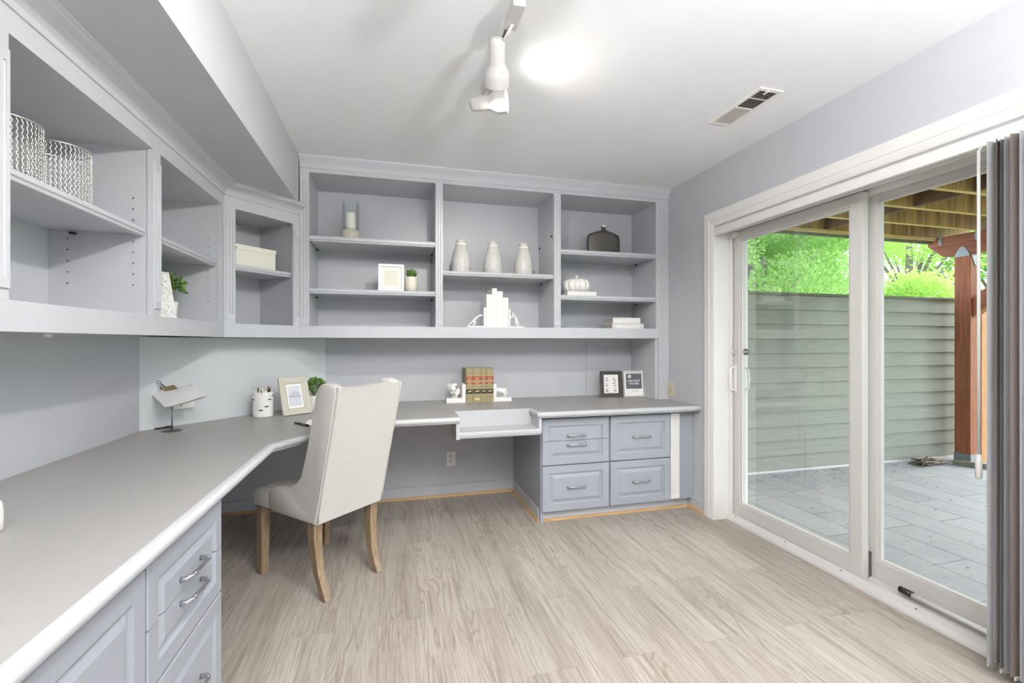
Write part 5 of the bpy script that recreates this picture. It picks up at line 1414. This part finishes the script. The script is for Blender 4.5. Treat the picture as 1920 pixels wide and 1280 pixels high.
# joists
jy = [3.28 - 0.406 * k for k in range(14)]
J0 = None
for i, y in enumerate(jy):
    if J0 is None:
        J0 = thing('deck_joist', 'sawn deck joist next to the outer rim board', 'joist', (2.42, y, 2.3494), 0, 'deck joists overhead')
        bm = bm_new(); box(bm, 0, 3.90, -0.019, 0.019, 0.0, 0.235, 0.0015, 1); obj('timber', bm, M['joist'], J0)
        bm = bm_new(); box(bm, 0.001, 3.899, -0.0188, 0.0188, -0.0004, 0.0004); obj('sawn_edge', bm, M['joistedge'], J0)
    else:
        dup(J0, (2.42, y, 2.3494), 0, 'sawn deck joist, %s from the outer rim board' % ['second', 'third', 'fourth', 'fifth', 'sixth', 'seventh', 'eighth', 'ninth', 'tenth', 'eleventh', 'twelfth', 'thirteenth', 'fourteenth'][i - 1])
K0 = None
for i, y in enumerate([3.481] + [q - 0.203 for q in jy[:9]]):
    x = 4.25
    w_ = 0.340
    if K0 is None:
        K0 = thing('joist_blocking', 'short wooden blocking between the rim board and the first joist', 'blocking', (x, y, 2.3494), 0, 'blocking between the joists')
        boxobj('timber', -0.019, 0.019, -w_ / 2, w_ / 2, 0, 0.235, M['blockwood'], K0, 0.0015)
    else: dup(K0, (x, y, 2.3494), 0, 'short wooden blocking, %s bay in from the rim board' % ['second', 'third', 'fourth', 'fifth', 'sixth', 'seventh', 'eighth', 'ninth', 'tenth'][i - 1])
RM = thing('rim_board', 'outer deck rim board with pale trim strip and grey fascia', 'rim board', (2.42, 3.70, 2.30))
boxobj('timber', 0, 3.90, -0.030, 0.008, 0.0495, 0.285, M['joist'], RM)
boxobj('trim_strip', 0, 3.34, -0.048, -0.0305, 0.02, 0.055, M['joistedge'], RM, 0.002)
boxobj('fascia', 0, 3.35, 0.0085, 0.035, 0.0, 0.285, M['fence_cap'], RM)
bm = bm_new()
for i in range(28): box(bm, 2.42 + i * 0.142, 2.42 + i * 0.142 + 0.136, -3.6, 3.735, 2.586, 2.612)
DB = tag(obj('deck_floor', bm, M['deckboard']), 'dark deck boards laid over the joists outside', 'deck')

# debris by the post foot
DBR = tag(None or (lambda bm: (([tube(bm, [(5.40 + random.uniform(-0.25, 0.16), 3.46 + random.uniform(-0.08, 0.10), GZ + random.uniform(0.006, 0.05)), (5.40 + random.uniform(-0.25, 0.16), 3.46 + random.uniform(-0.08, 0.10), GZ + random.uniform(0.006, 0.06)), (5.40 + random.uniform(-0.25, 0.16), 3.46 + random.uniform(-0.08, 0.10), GZ + random.uniform(0.006, 0.04))], [0.004, 0.006, 0.002], 5) for _ in range(48)]), obj('dry_twig_pile', bm, M['drywood']))[1])(bm_new()),
          'dry twigs heaped at the foot of the wall beside the post', 'twigs', kind='stuff')
bm = bm_new(); rnd = random.Random(44)
for _ in range(380):
    x = rnd.uniform(2.6, 5.7); y = rnd.uniform(0.2, 3.58) if rnd.random() < 0.5 else 3.58 - abs(rnd.gauss(0, 0.15))
    s_ = rnd.uniform(0.004, 0.012); a = rnd.uniform(0, PI)
    c_, sn = math.cos(a) * s_, math.sin(a) * s_
    v = [bm.verts.new(p) for p in ((x - c_, y - sn, GZ + 0.002), (x + sn * .4, y - c_ * .4, GZ + 0.006), (x + c_, y + sn, GZ + 0.003), (x - sn * .4, y + c_ * .4, GZ + 0.005))]
    bm.faces.new(v)
tag(obj('fallen_leaf_litter', bm, M['stemw']), 'scattered small dry leaves and seeds on the patio', 'leaf litter', kind='stuff')

# iron fence glimpse
IF = thing('iron_fence', 'thin dark iron fence in the garden behind the wand', 'fence', (13.0, 4.0, -0.18))
bm = bm_new()
for k_ in range(40): tube(bm, [(0, -2.0 + k_ * 0.13, 0), (0, -2.0 + k_ * 0.13, 1.35)], 0.010, 5)
for z in (0.15, 1.25): box(bm, -0.012, 0.012, -2.1, 3.2, z - 0.012, z + 0.012)
obj('railings', bm, M['darkgreen'], IF)

# trees
def tree(label, x, y, r, zc, n, ls, mat, seed, trunk_r=0.10, lean=0.0, squash=1.0, lobes=14, base=-0.2, cat='tree', name='tree', lobe=0.45):
    t = thing(name, label, cat, (x, y, base))
    rnd = random.Random(seed); bm = bm_new(); zc -= base
    cs = []
    for _ in range(lobes):
        a = rnd.uniform(0, 2 * PI); ph = math.acos(rnd.uniform(-0.8, 1)); q = r * rnd.uniform(0.35, 0.8)
        cs.append((q * math.sin(ph) * math.cos(a), q * math.sin(ph) * math.sin(a), zc + q * math.cos(ph) * squash, r * lobe * rnd.uniform(0.7, 1.2)))
    for i, c in enumerate(cs): leaf_cluster(bm, c[:3], c[3], n // lobes, ls, ls * 0.65, seed * 50 + i, 0.9, 0.25)
    obj('foliage', bm, mat, t)
    bm = bm_new(); tube(bm, [(0, 0, 0), (lean * 0.3, 0, zc * 0.4), (lean, 0, zc)], [trunk_r, trunk_r * 0.8, trunk_r * 0.4], 10)
    for c in cs[:9]: tube(bm, [(lean * 0.5, 0, zc * 0.6), (c[0] * 0.5, c[1] * 0.5, (zc * 0.6 + c[2]) / 2), (c[0], c[1], c[2])], [trunk_r * 0.4, trunk_r * 0.25, trunk_r * 0.1], 6)
    obj('trunk', bm, M['bark'], t)
    return t
tree('dense bright green tree behind the left part of the privacy wall', 5.9, 6.2, 1.9, 2.6, 42000, 0.058, M['tree1'], 1, 0.09)
tree('broad light green tree behind the middle of the privacy wall', 8.4, 9.4, 2.2, 2.8, 42000, 0.065, M['tree3'], 2, 0.10)
tree('second far green tree, directly behind the dense left tree', 12.6, 13.8, 2.7, 3.3, 30000, 0.10, M['tree1'], 15, 0.12)
tree('low yellow-green bush right behind the wall near the post', 8.6, 5.9, 1.05, 1.35, 14000, 0.06, M['tree2'], 3, 0.06, name='bush', cat='bush')
tree('loose airy tree with pale trunk seen above the wall by the beam', 12.2, 8.3, 1.7, 3.8, 7500, 0.085, M['tree2'], 4, 0.14)
tree('tall far green tree beyond the other trees', 19.5, 19.0, 3.2, 4.6, 7000, 0.2, M['tree1'], 5, 0.2)
tree('green garden bush beyond the gravel beside the iron fence', 14.8, 4.4, 1.4, 1.3, 4000, 0.13, M['tree3'], 6, 0.07, name='bush', cat='bush')
tree('high-crowned tree shading the lawn beyond the bush', 17.5, 9.4, 2.4, 3.8, 5000, 0.16, M['tree3'], 7, 0.15)
tree('tree out beyond the patio toward the sun, outside the view', 11.5, -0.9, 2.4, 5.6, 2600, 0.24, M['tree1'], 8, 0.16)  # out-of-view tree placed so its leaves break up the sunlight
